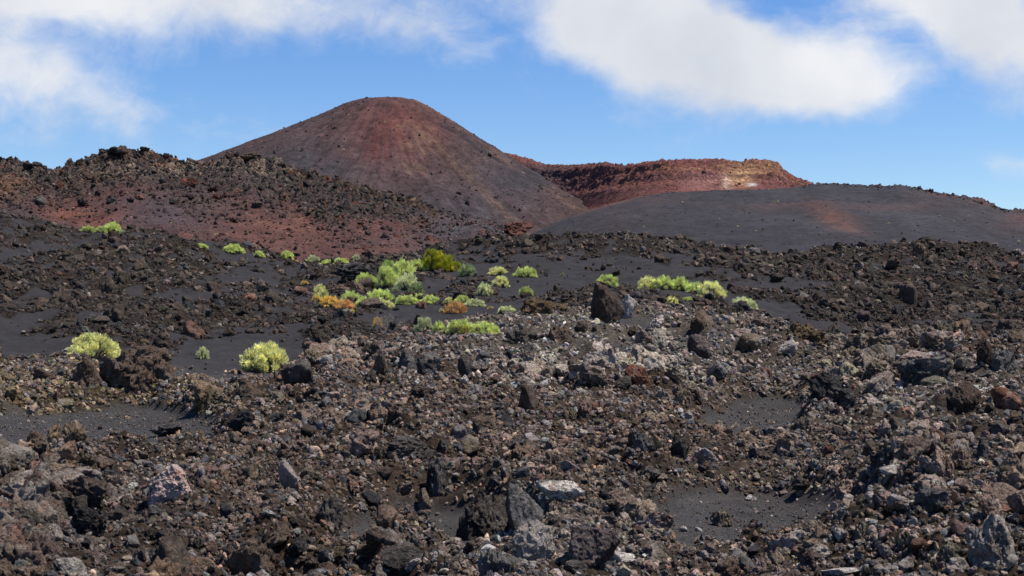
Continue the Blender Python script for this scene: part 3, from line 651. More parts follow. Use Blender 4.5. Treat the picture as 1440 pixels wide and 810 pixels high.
# what the photograph shows standing in the lava field: place, size, look
HEROES = [
 (236, 706, 66, 74, 'round', 'pinkw', 'big pink and white boulder with a rusty crown, alone in the lower left rubble', 'rusty crowned white boulder', 0),
 (508, 641, 46, 40, 'clinker', 'pink', 'knobbly pale pink rock touching the dark lump at its right', 'knobbly pink rock', 0),
 (573, 646, 78, 38, 'clinker', 'dark', 'low dark brown lump right beside the knobbly pink rock', 'dark lump by the pink rock', 0),
 (406, 688, 34, 46, 'block', 'pink', 'slender pinkish stone leaning to the right on brown gravel', 'leaning pinkish stone', -28),
 (433, 672, 24, 20, 'round', 'tan', 'round tan stone at the shoulder of the leaning pinkish stone', None, 0),
 (613, 694, 38, 52, 'clinker', 'black', 'black jagged upright rock above a pale tan chunk', 'black jagged upright rock', 0),
 (597, 722, 22, 36, 'block', 'tan', 'pale tan upright chunk just below the black jagged rock', 'tan upright chunk', 8),
 (676, 757, 96, 66, 'outcrop', 'dark', 'large dark pitted boulder hanging over the ash hollow', 'large dark pitted boulder', 8),
 (733, 752, 64, 78, 'block', 'grey', 'grey block with vertical streaks, wedged right of the large dark pitted boulder', 'streaked grey block', 10),
 (752, 786, 66, 54, 'outcrop', 'pale', 'rough pale grey block under the streaked grey one', 'rough pale block', 0),
 (795, 702, 84, 30, 'slab', 'cream', 'flat cream slab, the brightest stone in the near rubble', 'cream slab', 4),
 (764, 708, 30, 22, 'angular', 'pale', 'pale stone tucked against the left end of the cream slab', None, 0),
 (826, 790, 96, 70, 'block', 'purple', 'large reddish grey slab sloping down to the right below the cream slab', 'sloping reddish slab', -28),
 (566, 808, 68, 44, 'block', 'dark', 'dark angular boulder with pale crust at the bottom edge, left of centre', 'pale crusted bottom boulder', 10),
 (700, 812, 78, 44, 'outcrop', 'grey', 'wide crumbly grey rock at the bottom edge near the centre', 'crumbly bottom rock', 0),
 (808, 806, 40, 24, 'round', 'black', 'small rounded black stone at the foot of the sloping reddish slab', None, 0),
 (872, 792, 46, 18, 'slab', 'cream', 'small cream white slab low in front of the sloping reddish slab', 'small white slab', 0),
 (1016, 741, 32, 26, 'clinker', 'tan', 'tan and orange lump alone in the middle of the ash hollow', 'orange lump in the ash', 0),
 (1056, 704, 18, 9, 'slab', 'white', 'small bright white stone at the upper rim of the ash hollow', None, 0),
 (962, 748, 13, 9, 'round', 'pale', 'pale pebble on the ash, left of the orange lump', None, 0),
 (982, 747, 12, 8, 'slab', 'white', 'white pebble on the ash, next left of the orange lump', None, 0),
 (903, 630, 38, 36, 'outcrop', 'greyd', 'blue grey rounded boulder with a yellow stone at its foot', 'blue grey boulder', 12),
 (927, 631, 17, 20, 'round', 'yellow', 'small yellow ochre stone leaning on the blue grey boulder', 'yellow ochre stone', 0),
 (952, 642, 40, 34, 'outcrop', 'dark', 'dark blocky boulder between the yellow ochre stone and a whitish boulder', 'dark blocky boulder', 0),
 (994, 654, 42, 34, 'angular', 'pale', 'whitish pink boulder at the head of the gravel tongue', 'whitish pink boulder', -8),
 (898, 544, 38, 34, 'angular', 'rust', 'rust orange boulder, the only orange one on the middle slope', 'rust orange boulder', 0),
 (878, 549, 24, 22, 'round', 'dark', 'small dark stone under the left side of the rust orange boulder', None, 0),
 (853, 454, 52, 60, 'block', 'dbrown', 'tall dark brown block standing upright with a shrub behind it', 'tall upright block', 6),
 (884, 446, 26, 40, 'angular', 'pale', 'whitish wedge leaning on the right side of the tall upright block', None, -30),
 (762, 444, 78, 34, 'outcrop', 'ochre', 'ochre brown spiky outcrop with a small shrub behind its left end', 'ochre outcrop', 0),
 (784, 480, 52, 40, 'outcrop', 'brown', 'big brown rounded boulder below the ochre outcrop', 'brown rounded boulder', 0),
 (733, 482, 58, 24, 'outcrop', 'dark', 'long low dark slab left of the brown rounded boulder', 'long low dark slab', 6),
 (983, 468, 46, 34, 'angular', 'brown', 'brown angular boulder on the crest, dark on its right', 'brown crest boulder', -12),
 (983, 502, 40, 38, 'round', 'purple', 'rounded purple grey boulder in the middle of the pale crest rubble', 'purple grey boulder', 0),
 (1050, 492, 46, 26, 'block', 'tan', 'tan brown flat boulder with a shaded foot on the crest rubble', 'tan flat boulder', 0),
 (1042, 472, 34, 14, 'slab', 'pink', 'flat pinkish stone lying above the tan flat boulder', None, 0),
 (1105, 497, 34, 20, 'slab', 'pale', 'white slab with a rusty right end on the crest rubble', 'white slab with rusty end', 14),
 (1130, 480, 88, 28, 'outcrop', 'ochre', 'long ochre brown ledge closing the crest on the right', 'long ochre ledge', -6),
 (1008, 530, 36, 24, 'block', 'grey', 'pale grey cracked block right of the rust orange boulder', 'pale cracked block', 0),
 (1165, 560, 54, 42, 'clinker', 'black', 'black jagged mass at the right of the ash pocket', 'black jagged mass', 0),
 (1193, 575, 44, 34, 'clinker', 'black', 'smaller black spiky rock next to the black jagged mass', None, 0),
 (1151, 537, 20, 20, 'round', 'red', 'round reddish cobble above the black jagged mass', None, 0),
 (1308, 536, 78, 36, 'outcrop', 'greyd', 'large dark overhanging boulder with a deep shadow below, on the right', 'dark overhanging boulder', 12),
 (1300, 508, 76, 20, 'slab', 'pink', 'pink crusted slab lying on top of the dark overhanging boulder', 'pink crusted slab', 0),
 (1314, 544, 34, 16, 'round', 'olive', 'olive green flat stone under the dark overhanging boulder', None, 0),
 (1358, 580, 54, 44, 'angular', 'dbrown', 'dark brown boulder slanting down to the right near the right edge', 'slanting brown boulder', -30),
 (1421, 578, 44, 34, 'round', 'rust', 'rust orange boulder at the right edge of the picture', 'rust boulder at the edge', 0),
 (1386, 516, 30, 52, 'clinker', 'dbrown', 'dark brown spire standing against the ash near the right edge', 'dark brown spire', 0),
 (1410, 520, 50, 30, 'outcrop', 'grey', 'grey rubble block right behind the dark brown spire', None, 0),
 (411, 546, 58, 42, 'angular', 'dark', 'dark pyramid shaped boulder right of the big round shrub', 'dark pyramid boulder', 0),
 (348, 558, 38, 26, 'angular', 'brown', 'brown pointed rock below the big round shrub', 'brown pointed rock', 0),
 (385, 562, 38, 22, 'outcrop', 'tan', 'tan rough block between the brown pointed rock and the dark pyramid boulder', None, 0),
 (182, 545, 122, 62, 'outcrop', 'brown', 'massive brown outcrop below the lime shrub on the left', 'massive brown outcrop', -4),
 (118, 540, 54, 46, 'outcrop', 'brown', 'left shoulder of brown rock leaning on the massive outcrop', None, 10),
 (202, 486, 16, 10, 'round', 'ochre', 'small ochre stone balanced on top of the massive brown outcrop', None, 0),
 (58, 538, 38, 24, 'angular', 'brown', 'brown wedge rock left of the massive brown outcrop', 'brown wedge rock', 0),
 (270, 474, 36, 24, 'outcrop', 'red', 'dark reddish boulder on the ash above the small pale shrub', 'reddish boulder on the ash', 0),
 (342, 609, 52, 34, 'clinker', 'black', 'black jagged boulder on the edge of the left ash drift', 'black boulder by the ash drift', 0),
 (388, 597, 30, 26, 'block', 'greyd', 'square grey black stone right of the black boulder by the ash drift', None, 15),
 (233, 613, 56, 22, 'clinker', 'greyd', 'low black and grey rock lying across the left ash drift', 'low black rock on the drift', 0),
 (160, 626, 18, 8, 'slab', 'tan', 'small flat tan stone alone on the left ash drift', None, 0),
 (128, 752, 60, 46, 'clinker', 'black', 'deep black jagged rock in the lower left corner rubble', 'deep black jagged rock', 0),
 (100, 811, 46, 32, 'angular', 'pale', 'pale pinkish angular stone at the bottom edge in the left corner', 'pale corner stone', 20),
 (360, 811, 96, 60, 'outcrop', 'brown', 'wide crumbling brown mound at the bottom edge, left third', 'crumbling brown mound', 0),
 (462, 735, 58, 40, 'outcrop', 'dark', 'dark boulder with a pale crust on its left, below the leaning pinkish stone', 'pale crusted dark boulder', 8),
 (318, 728, 22, 22, 'angular', 'greyd', 'small blue grey stone right of the rusty crowned white boulder', 'small blue grey stone', 0),
 (655, 532, 24, 34, 'block', 'black', 'black square block with a hollow look on the middle crest', 'black square block', 0),
 (578, 522, 40, 34, 'angular', 'greyd', 'grey angular boulder at the left end of the pale crest rubble', 'grey angular boulder', 0),
 (605, 524, 48, 30, 'outcrop', 'greyd', 'rough grey boulder between the grey angular one and the black square block', None, 0),
 (590, 560, 36, 22, 'clinker', 'dbrown', 'dark brown lump on the brown gravel under the crest', 'dark lump under the crest', 0),
 (745, 578, 34, 42, 'block', 'dbrown', 'brown leaning slab half buried in gravel in the centre', 'brown leaning slab', -35),
 (677, 606, 34, 28, 'round', 'brown', 'round brown boulder with a rusty foot in the central gravel', 'round brown boulder', 0),
 (1257, 668, 38, 17, 'slab', 'pale', 'flat oval whitish stone in the right hand rubble', 'oval whitish stone', -4),
 (1355, 694, 32, 26, 'round', 'pink', 'rounded pinkish boulder beside a black hollow near the right edge', 'rounded pinkish boulder', 0),
 (1318, 722, 62, 38, 'outcrop', 'grey', 'wide grainy grey boulder left of the rounded pinkish one', 'grainy grey boulder', 0),
 (1211, 762, 40, 50, 'outcrop', 'olive', 'dark olive block between the ash hollow and the right hand rubble', 'dark olive block', 0),
 (1192, 702, 42, 28, 'clinker', 'pink', 'pale pinkish lump above the right end of the ash hollow', 'pinkish lump', 0),
 (1404, 800, 82, 86, 'outcrop', 'pale', 'huge whitish streaked rock in the bottom right corner', 'huge whitish corner rock', -18),
 (1335, 792, 60, 54, 'outcrop', 'olive', 'olive tan crumbling rock left of the huge whitish corner rock', 'olive crumbling rock', 0),
 (1345, 803, 34, 22, 'block', 'pale', 'small whitish cracked stone at the foot of the olive crumbling rock', None, 0),
 (1184, 812, 66, 16, 'slab', 'white', 'white slab cut by the bottom edge, right of centre', 'white bottom slab', 0),
 (1383, 644, 18, 34, 'clinker', 'black', 'narrow black upright rock on the right hand slope', 'narrow black upright rock', 0),
 (592, 434, 19, 17, 'outcrop', 'red', 'small dark red rock standing in front of the middle shrubs', 'dark red rock by the shrubs', 0),
 (1291, 358, 26, 18, 'outcrop', 'brown', 'brown pointed rock on the right skyline of the dark slope', 'brown skyline rock', 0),
 (1277, 428, 30, 32, 'block', 'dbrown', 'dark reddish block standing out of the right ash slope', 'reddish block on the slope', 0),
 (1424, 380, 20, 17, 'block', 'red', 'dark red square block on the skyline at the right edge', 'red block at the skyline', 0),
 (1160, 372, 18, 11, 'outcrop', 'dbrown', 'small dark block on the skyline left of the brown skyline rock', None, 0),
 (497, 392, 62, 24, 'clinker', 'black', 'black clinker mound left of the shrub patch', 'black clinker mound', 0),
 (424, 414, 22, 12, 'round', 'red', 'rounded reddish rock between the black clinker mound and the left ash', None, 0),
 (476, 412, 40, 16, 'outcrop', 'brown', 'brown mound of rock between the black clinker mound and the orange shrubs', None, 0),
 (350, 421, 20, 12, 'outcrop', 'rust', 'rusty rock among black clinker on the left middle slope', 'rusty rock among clinker', 0),
 (215, 404, 22, 16, 'clinker', 'dbrown', 'dark brown spiky rock on the left middle slope', 'spiky rock on the left slope', 0),
 (288, 445, 22, 12, 'clinker', 'black', 'black rock on the smooth ash swell on the left', 'black rock on the ash swell', 0),
]
SHRUBS = [
 (370, 524, 66, 42, 'yellow', 'big round yellow green shrub on bare ash, left of the dark pyramid boulder'),
 (127, 505, 64, 34, 'yellow', 'lime shrub growing behind the massive brown outcrop on the left'),
 (284, 505, 18, 17, 'pale', 'small pale tuft alone on the ash between the two big left shrubs'),
 (70, 509, 6, 4, 'lime', 'tiny green sprig on the ash left of the massive brown outcrop'),
 (122, 326, 22, 9, 'lime', 'low lime shrub at the far left below the ridge, first of three'),
 (141, 327, 15, 9, 'lime', 'little lime shrub between two others below the left ridge'),
 (157, 327, 26, 14, 'lime', 'tallest of the three lime shrubs below the left ridge'),
 (172, 329, 11, 6, 'sage', 'greyish tuft at the right end of the far left shrub row'),
 (281, 349, 21, 7, 'lime', 'flat lime shrub at the start of the dark slope rim'),
 (327, 356, 28, 13, 'lime', 'rounded lime shrub on the rim, right of the flat one'),
 (364, 362, 16, 9, 'lime', 'small lime shrub on the rim between two rounder ones'),
 (403, 365, 20, 12, 'lime', 'round bright green shrub at the foot of the red ridge'),
 (418, 371, 9, 5, 'orange', 'tiny orange tuft under the round bright green rim shrub'),
 (440, 369, 18, 10, 'pale', 'pale green tuft on the rim right of the bright round shrub'),
 (463, 372, 26, 7, 'lime', 'long low lime mat on the rim, left half'), (479, 371, 20, 8, 'lime', 'long low lime mat on the rim, right half'),
 (487, 366, 13, 8, 'orange', 'orange tuft at the end of the lime mat on the rim'), (501, 366, 12, 9, 'pale', 'pale round tuft right of the orange one on the rim'),
 (514, 399, 29, 15, 'lime', 'lime cushion left of the dense green patch'),
 (547, 380, 22, 14, 'green', 'fresh green cushion at the back of the patch'),
 (545, 404, 34, 28, 'lime', 'tall lime shrub forming the left front of the dense patch'), (567, 393, 34, 26, 'lime', 'lime shrub in the middle of the dense patch'), (586, 380, 28, 15, 'lime', 'lime shrub touching the olive bush'),
 (572, 407, 31, 22, 'pale', 'pale green rounded shrub in front of the dense patch'), (585, 412, 20, 15, 'sage', 'small sage shrub at the right foot of the pale rounded one'),
 (556, 411, 14, 8, 'sage', 'grey green tuft under the tall lime shrub'), 
 (657, 388, 25, 16, 'sage', 'grey green ball shaped shrub right of the olive bush'),
 (595, 380, 16, 6, 'lime', 'low lime tuft under the left side of the olive bush'),
 (700, 387, 27, 12, 'yellow', 'yellow green cushion on the bare ash, top row'), (739, 390, 34, 15, 'lime', 'wide lime cushion at the right end of the top row'),
 (704, 404, 24, 15, 'yellow', 'yellowish cushion below the top row on bare ash'), (681, 416, 25, 17, 'pale', 'round pale green ball on bare ash below the yellowish cushion'),
 (740, 417, 19, 14, 'lime', 'lime ball behind the left end of the ochre outcrop'),
 (450, 421, 22, 20, 'yellow', 'upright yellow green shrub at the left end of the orange shrubs'), (444, 423, 14, 8, 'orange', 'orange tuft at the foot of the upright yellow green shrub'),
 (463, 432, 30, 15, 'orange', 'orange shrub, left of the two, in front of the patch'), (485, 438, 26, 16, 'rusty', 'rusty orange shrub, right of the two, in front of the patch'), (495, 442, 12, 8, 'gold', 'golden tuft hanging below the rusty orange shrub'),
 (494, 428, 32, 18, 'lime', 'lime shrub right behind the rusty orange one'), (513, 432, 28, 15, 'lime', 'lime shrub in the middle of the front row'), (535, 428, 38, 20, 'lime', 'broad pale lime shrub of the front row'), (540, 433, 28, 11, 'yellow', 'yellow edge shrub in front of the broad pale lime one'),
 (572, 429, 32, 14, 'lime', 'lime cushion left of the small dark red rock'), (605, 427, 26, 12, 'lime', 'lime cushion right of the small dark red rock'), (590, 421, 18, 9, 'lime', 'lime cushion just behind the small dark red rock'),
 (428, 401, 12, 7, 'orange', 'orange tuft on dark clinker left of the patch'),
 (632, 426, 17, 8, 'yellow', 'small yellow cushion left of the long lime mat'), (650, 428, 24, 13, 'lime', 'left part of the long lime mat in the middle'), (668, 431, 28, 11, 'pale', 'right part of the long lime mat in the middle'),
 (641, 441, 30, 17, 'rusty', 'rust red shrub in front of the long lime mat'), (621, 439, 9, 6, 'yellow', 'tiny yellow tuft left of the rust red shrub'), (690, 434, 11, 4, 'orange', 'flat orange speck on ash right of the lime mat'), (713, 441, 24, 11, 'pale', 'pale low shrub left of the ochre outcrop'),
 (547, 465, 42, 22, 'grey', 'dry grey twiggy shrub with few leaves'), (531, 459, 15, 13, 'orange', 'orange tuft leaning on the dry grey shrub'),
 (596, 467, 30, 20, 'pale', 'pale green shrub right of the dry grey one'), (617, 467, 18, 15, 'lime', 'lime tuft at the right side of the pale shrub'),
 (648, 469, 38, 20, 'lime', 'left half of the long green shrub near the crest rubble'), (682, 470, 44, 18, 'lime', 'right half of the long green shrub near the crest rubble'), (653, 470, 9, 14, 'gold', 'golden tuft in the front of the long green shrub'),
 (854, 403, 31, 16, 'lime', 'lime ball right above the tall upright block'),
 (914, 408, 32, 18, 'yellow', 'first shrub from the left of the right hand row'), (935, 407, 34, 19, 'lime', 'second shrub of the right hand row, the tallest'), (956, 408, 30, 18, 'lime', 'third shrub of the right hand row'), (978, 412, 26, 15, 'lime', 'fourth shrub of the right hand row'), (1001, 420, 38, 23, 'yellow', 'last shrub of the right hand row, drooping right'),
 (945, 428, 19, 11, 'yellow', 'small lime tuft below the right hand row'), (968, 426, 23, 9, 'lime', 'flat lime tuft on a rock below the right hand row'),
 (1048, 435, 38, 17, 'pale', 'pale shrub standing apart right of the right hand row'), (791, 388, 8, 5, 'sage', 'tiny grey green speck on the ash beyond the ochre outcrop'),
]
_ex = np.array([(h_[0], h_[1], h_[2]*.55, h_[3]) for h_ in HEROES]+[(s_[0], s_[1], s_[2]*.6, s_[3]) for s_ in SHRUBS]+[(619, 381, 34, 30)], float)
def clear_of(px, row, rpx):
    ok = np.ones(len(px), bool)
    for a, b_, hw, hh in _ex: ok &= ~((np.abs(px-a) < hw+rpx) & (row < b_+hh*.2+rpx*1.9) & (row > b_-hh*.75))
    return ok
# --- near rubble: pebbles and cobbles heaped on the ground
def near_pts(n, y0, y1, thr_keep, smax=.44):
    y = np.exp(rng.uniform(math.log(y0), math.log(y1), n)); s = rng.uniform(-1, 1, n)*(.39+3.0/y)
    x = s*y; rk = G.at(x, y, G.rocky)
    keep = rng.random(n) < thr_keep(rk, x, y)
    return x[keep], y[keep], rk[keep]
def put_ground(name, n, y0, y1, keepf, rf, pc, label, sink=.25, lights=.06, palep=.35, lo=.55, tintf=None, excl=False, plain=False):
    x, y, rk = near_pts(n, y0, y1, keepf)
    k = len(x); r = rf(k, y, rk)
    if excl:
        zz = G_z(x, y); ok = clear_of(720+x/y*FPX, HROW-(zz-EYE)/y*FPX, r/y*FPX); x, y, rk, r = x[ok], y[ok], rk[ok], r[ok]; k = len(x)
    z = G_z(x, y)+r*rng.uniform(-sink, .45, k)
    px = 720+x/y*FPX; row = HROW-(z-EYE)/y*FPX
    base = (tintf or rubble_tint)(px, row, y)
    base = base*(0.8+0.4*rng.random((k, 1)))*(1+.45*fbm2(x*.35, y*.3, 3, off=101.))[:, None]
    tint = vary(base, k, .04, .3) if plain else stone_tints(base, y, k, lights)
    pale = np.where(rng.random(k) < palep, rng.uniform(.4, 1, k), 0.05)
    scatter(name, np.stack([x, y, z], 1), rng.uniform(0, 6.28, (k, 3)), shape_scl(r, k, lo), rng.integers(0, pc[1], k), tint, pale, pc, label)
    print(name, k)
def crag_zone(x, y):
    px = 720+x/y*FPX; row = HROW-(G_z(x, y)-EYE)/y*FPX
    return (.05+1.0*blob(px, row, 880, 480, 260, 55, 1.5)+.9*blob(px, row, 1340, 560, 170, 80, 1.5)+.9*blob(px, row, 790, 790, 170, 60, 1.4)+.6*blob(px, row, 110, 740, 160, 70, 1.4)
            +.6*blob(px, row, 1380, 760, 130, 80)+.45*blob(px, row, 380, 580, 110, 30)+.35*blob(px, row, 120, 560, 150, 30)-.45*blob(px, row, 620, 610, 260, 60, 1.4))
put_ground('gravel', 275000, 7.5, 42, lambda rk, x, y: np.clip(rk, .035, 1)*np.clip(.9+.3*fbm2(x*.6, y*.4, 3, off=80.), .3, 1)*(1-.65*np.clip(crag_zone(x, y), 0, 1)),
           lambda k, y, rk: np.clip(np.exp(rng.normal(math.log(.024), .40, k))*np.clip(y/17, .8, 1.7), .010, .08)*np.where(rk < .25, .7, 1), PC_small,
           'reddish brown lava gravel covering the near slope', sink=.15)
put_ground('grit', 200000, 7.5, 36, lambda rk, x, y: np.where(rk < .6, 1.0, .0)*np.clip(.75+1.2*fbm2(x*1.2, y*.5, 4, off=91.), .05, 1),
           lambda k, y, rk: np.clip(np.exp(rng.normal(math.log(.0055), .4, k))*np.clip(y/14, .8, 2), .004, .025), PC_grit,
           'fine dark cinder grit lying on the near ash', sink=.1, lights=.05, tintf=lambda px, row, y: np.broadcast_to(C(.085, .079, .075), px.shape+(3,)))
put_ground('cobbles', 12000, 7.5, 46, lambda rk, x, y: np.clip(rk*1.1-.1, .004, 1)*np.clip(.25+2.2*fbm2(x*.45, y*.3, 3, off=84.)+.5*sstep(24, 33, y), .04, 1),
           lambda k, y, rk: np.clip(np.exp(rng.normal(math.log(.062), .45, k))*np.clip(y/20, .8, 1.7), .03, .24), PC_big,
           'fist to head sized lava cobbles heaped over the near slope', sink=.3, palep=.5, excl=True)
PC_crag = proto_collection('crag', [(4, 'clinker', 41), (4, 'outcrop', 42), (4, 'clinker', 43), (4, 'outcrop', 44), (4, 'angular', 45), (4, 'clinker', 46)], M_stone_i)
put_ground('fused_clinker', 20000, 8.0, 46, lambda rk, x, y: np.clip(rk*1.8-.8, 0, 1)*np.clip(crag_zone(x, y)+1.9*fbm2(x*.33, y*.26, 4, off=94.), .015, 1),
           lambda k, y, rk: np.clip(np.exp(rng.normal(math.log(.16), .42, k))*np.clip(y/22, .7, 1.5), .07, .36), PC_crag,
           'rugged half buried clinker crusts welded into the near rubble', sink=.25, palep=.6, lo=.45, excl=True, plain=True)
put_ground('lava_crags', 9000, 40, 140, lambda rk, x, y: np.clip(rk*1.5-.5, 0, 1)*np.clip(.15+2.0*fbm2(x*.30, y*.16, 4, off=96.), .01, 1),
           lambda k, y, rk: np.clip(np.exp(rng.normal(math.log(.24), .42, k))*np.clip(y/60, .7, 1.4), .1, .55), PC_big,
           'dark jagged lava crusts poking out of the ash slopes', sink=.5, palep=.05, lo=.5, excl=True, plain=True, tintf=lambda px, row, y: rubble_tint(px, row, y)*.8)
put_ground('clinker_heaps', 190000, 38, 150, lambda rk, x, y: np.clip(rk*1.5-.4, .03, 1)*np.clip(.75+1.1*fbm2(x*.5, y*.25, 4, off=88.), .05, 1),
           lambda k, y, rk: np.clip(np.exp(rng.normal(math.log(.052), .62, k))*np.clip(y/60, .8, 1.6), .03, .5)*np.where(rk < .3, .7, 1), PC_big,
           'dark brown clinker heaps strewn over the black ash slopes', sink=.2, lights=.015, palep=.06, lo=.7)

# --- far slopes
def put_far(name, sheet, n, y0, y1, s0, s1, keepf, rf, tf, label, lo=.6, pc=None):
    pc = pc or PC_far
    s = rng.uniform(s0, s1, n); y = rng.uniform(y0, y1, n)+np.interp(s, sheet.S, sheet.shift); x = s*y
    z = sheet.at(x, y); rk = sheet.at(x, y, sheet.rocky); cvr = sheet.at(x, y, sheet.cover)
    px = 720+s*FPX; row = HROW-(z-EYE)/y*FPX
    kp = rng.random(n) < keepf(rk, px, row, y)
    x, y, z, rk, cvr, px, row = [a[kp] for a in (x, y, z, rk, cvr, px, row)]
    k = len(x); r = rf(k, rk, px, row)
    tint = tf(k, cvr, px, row)
    scatter(name, np.stack([x, y, z+r*rng.uniform(-.2, .4, k)], 1), rng.uniform(0, 6.28, (k, 3)), shape_scl(r, k, lo), rng.integers(0, pc[1], k), tint, np.zeros(k)+.05, pc, label)
    print(name, k)
lcr = lambda px: np.interp(px, lx, lr)
def ridge_tint(k, cvr, px, row):
    t = vary(cvr*1.05, k, .08, .5); u = rng.random(k)[:, None]
    t = np.where(u < .12, vary(np.array([[.034, .031, .032]]), k, .05, .3), t)
    t = np.where((u > .9), vary(np.array([[.16, .055, .030]]), k, .08, .3), t)
    t = np.where((u > .86) & (u < .9), vary(np.array([[.17, .14, .11]]), k, .05, .3), t)
    return t
put_far('ridge_scree', L, 60000, 150, 268, -.42, .02, lambda rk, px, row, y: np.clip(.12+.9*(rk-.35), .08, 1), 
        lambda k, rk, px, row: np.clip(np.exp(rng.normal(math.log(.14), .5, k)), .08, .7)*(.75+.5*rk), ridge_tint, 'rusty and black scoria rubble on the red ridge')
put_far('ridge_crest_clinker', L, 9000, 240, 266, -.42, .0, lambda rk, px, row, y: (1-.9*sstep(590, 650, px))*sstep(22, 0, row-lcr(px))*np.clip(.5+1.4*fbm2(px*.03, px*0, 3, off=5.), .05, 1),
        lambda k, rk, px, row: np.clip(np.exp(rng.normal(math.log(.22), .55, k)), .12, 1.1),
        lambda k, cvr, px, row: np.where(rng.random((k, 1)) < .5, vary(np.array([[.036, .032, .032]]), k, .05, .3), vary(np.array([[.085, .05, .035]]), k, .08, .3)), 'black jagged clinker along the crest of the red ridge', lo=.8)
put_far('cone_rubble', K, 9000, 530, 705, -.22, .06, lambda rk, px, row, y: .5+0*px,
        lambda k, rk, px, row: np.clip(np.exp(rng.normal(math.log(.17), .55, k)), .1, 1.3),
        lambda k, cvr, px, row: np.where(rng.random((k, 1)) < .6, vary(cvr*.6, k, .05, .3), vary(cvr*1.5, k, .08, .3)), 'scattered scoria blocks on the volcano cone')
put_far('crater_rubble', Wl, 1600, 530, 590, -.0, .20, lambda rk, px, row, y: .6+0*px,
        lambda k, rk, px, row: np.clip(np.exp(rng.normal(math.log(.2), .55, k)), .15, 1.1),
        lambda k, cvr, px, row: np.where(rng.random((k, 1)) < .5, vary(cvr*.6, k, .05, .3), vary(cvr*1.2, k, .08, .3)), 'red and ochre rubble on the crater wall')
hcr = lambda px: np.interp(px, hx, hr)
put_far('ash_hill_rubble', H, 9000, 300, 456, .0, .40, lambda rk, px, row, y: np.where((row-hcr(px) < 5) & (px > 1130), 1.0, .10),
        lambda k, rk, px, row: np.clip(np.exp(rng.normal(math.log(.12), .5, k)), .08, .6)*np.where((row-hcr(px) < 5) & (px > 1130), 1.7, 1),
        lambda k, cvr, px, row: np.where(rng.random((k, 1)) < .8, vary(cvr*.65, k, .05, .3), vary(cvr*1.6, k, .08, .3)), 'dark cinder blocks on the ash hill and along its crest')

# ================================================================== BOULDERS one by one
COLS = {'pinkw': (.66, .47, .40, 1.0), 'dark': (.056, .047, .040, .25), 'black': (.030, .028, .029, .3), 'brown': (.098, .066, .046, .2), 'ochre': (.095, .062, .030, .15), 'red': (.115, .055, .038, .2),
        'grey': (.105, .100, .098, .6), 'pale': (.33, .29, .26, .9), 'cream': (.62, .56, .49, .8), 'pink': (.28, .195, .165, .8), 'rust': (.19, .075, .04, .4), 'tan': (.15, .115, .078, .4),
        'purple': (.095, .072, .072, .5), 'olive': (.12, .11, .065, .4), 'yellow': (.26, .17, .07, .3), 'white': (.5, .46, .43, .9), 'dbrown': (.066, .044, .033, .1), 'greyd': (.06, .057, .056, .5)}
boulders = []
def boulder(px, base, w, h, style, col, label, short=None, name='lava_boulder', tilt=0, yaw=None, depth=.85, seed=None, group='boulders standing out of the rubble', ymin=8.0, n=4):
    """w, h: size in photograph pixels as seen, turned to metres by the distance of the spot it stands on"""
    x, y, z = G.pick(px, base, ymin)
    mpp = y/FPX
    a = (w/2)*mpp; c_ = (h/2)*mpp
    seed = seed if seed is not None else int(px*7+base*3)
    me = rock_mesh(name, n, style, seed, M_boulder)
    o = bpy.data.objects.new(name, me); COL.objects.link(o)
    top_ = h*mpp; c_ *= 2.0 if style == 'outcrop' else 1.35
    o.scale = (a, a*depth, c_); o.location = (x, y+a*depth*.5, z+top_-c_)
    yw = (seed*37 % 628)/100 if yaw is None else yaw
    # spin about the upright axis is baked into the mesh so that width and height stay as measured
    co = np.empty(len(me.vertices)*3, np.float32); me.vertices.foreach_get('co', co); co = co.reshape(-1, 3)
    cs, sn = math.cos(yw), math.sin(yw); co = np.stack([co[:, 0]*cs-co[:, 1]*sn, co[:, 0]*sn+co[:, 1]*cs, co[:, 2]], 1)
    if tilt:
        ct, st_ = math.cos(R(tilt)), math.sin(R(tilt)); co = np.stack([co[:, 0]*ct-co[:, 2]*st_, co[:, 1], co[:, 0]*st_+co[:, 2]*ct], 1)
    co /= np.abs(co).max(0); me.vertices.foreach_set('co', co.astype(np.float32).ravel()); me.update()
    o.color = COLS[col]
    o['label'] = label; o['category'] = 'rock'; o['group'] = group
    if short: boulders.append((px, base-h/2, short))
    return o
B = boulder
for (px, bs_, w_, h_, st_, col_, lab, short, tilt) in HEROES:
    B(px, bs_, w_, h_, st_, col_, lab, short, tilt=tilt, n=5 if w_ >= 60 and bs_ > 400 else 4 if w_ > 20 else 3)

# further boulders: the rest of the three hundred that show largest
SHORTS = boulders[:]
used_labels = set(h_[6] for h_ in HEROES)
shape_word = {'angular': 'angular', 'clinker': 'jagged', 'round': 'rounded', 'block': 'blocky', 'slab': 'flat', 'outcrop': 'knobbly'}
col_word = {'dark': 'dark', 'black': 'black', 'brown': 'brown', 'red': 'reddish', 'grey': 'grey', 'pale': 'pale grey', 'pink': 'pinkish', 'tan': 'tan', 'purple': 'purplish', 'greyd': 'dark grey', 'dbrown': 'dark brown', 'ochre': 'ochre', 'rust': 'rusty', 'olive': 'olive'}
lib = {}
def lib_mesh(style, k):
    if (style, k) not in lib:
        lib[(style, k)] = rock_mesh('lava_rock', 3, style, 900+k*13+hash(style) % 1 + len(style), M_boulder)
    return lib[(style, k)]
taken = [(h_[0], h_[1]-h_[3]/2, max(h_[2], h_[3])/2) for h_ in HEROES]+[(s_[0], s_[1], s_[2]/2+6) for s_ in SHRUBS]+[(619, 375, 40)]
cnt = 0; tries = 0
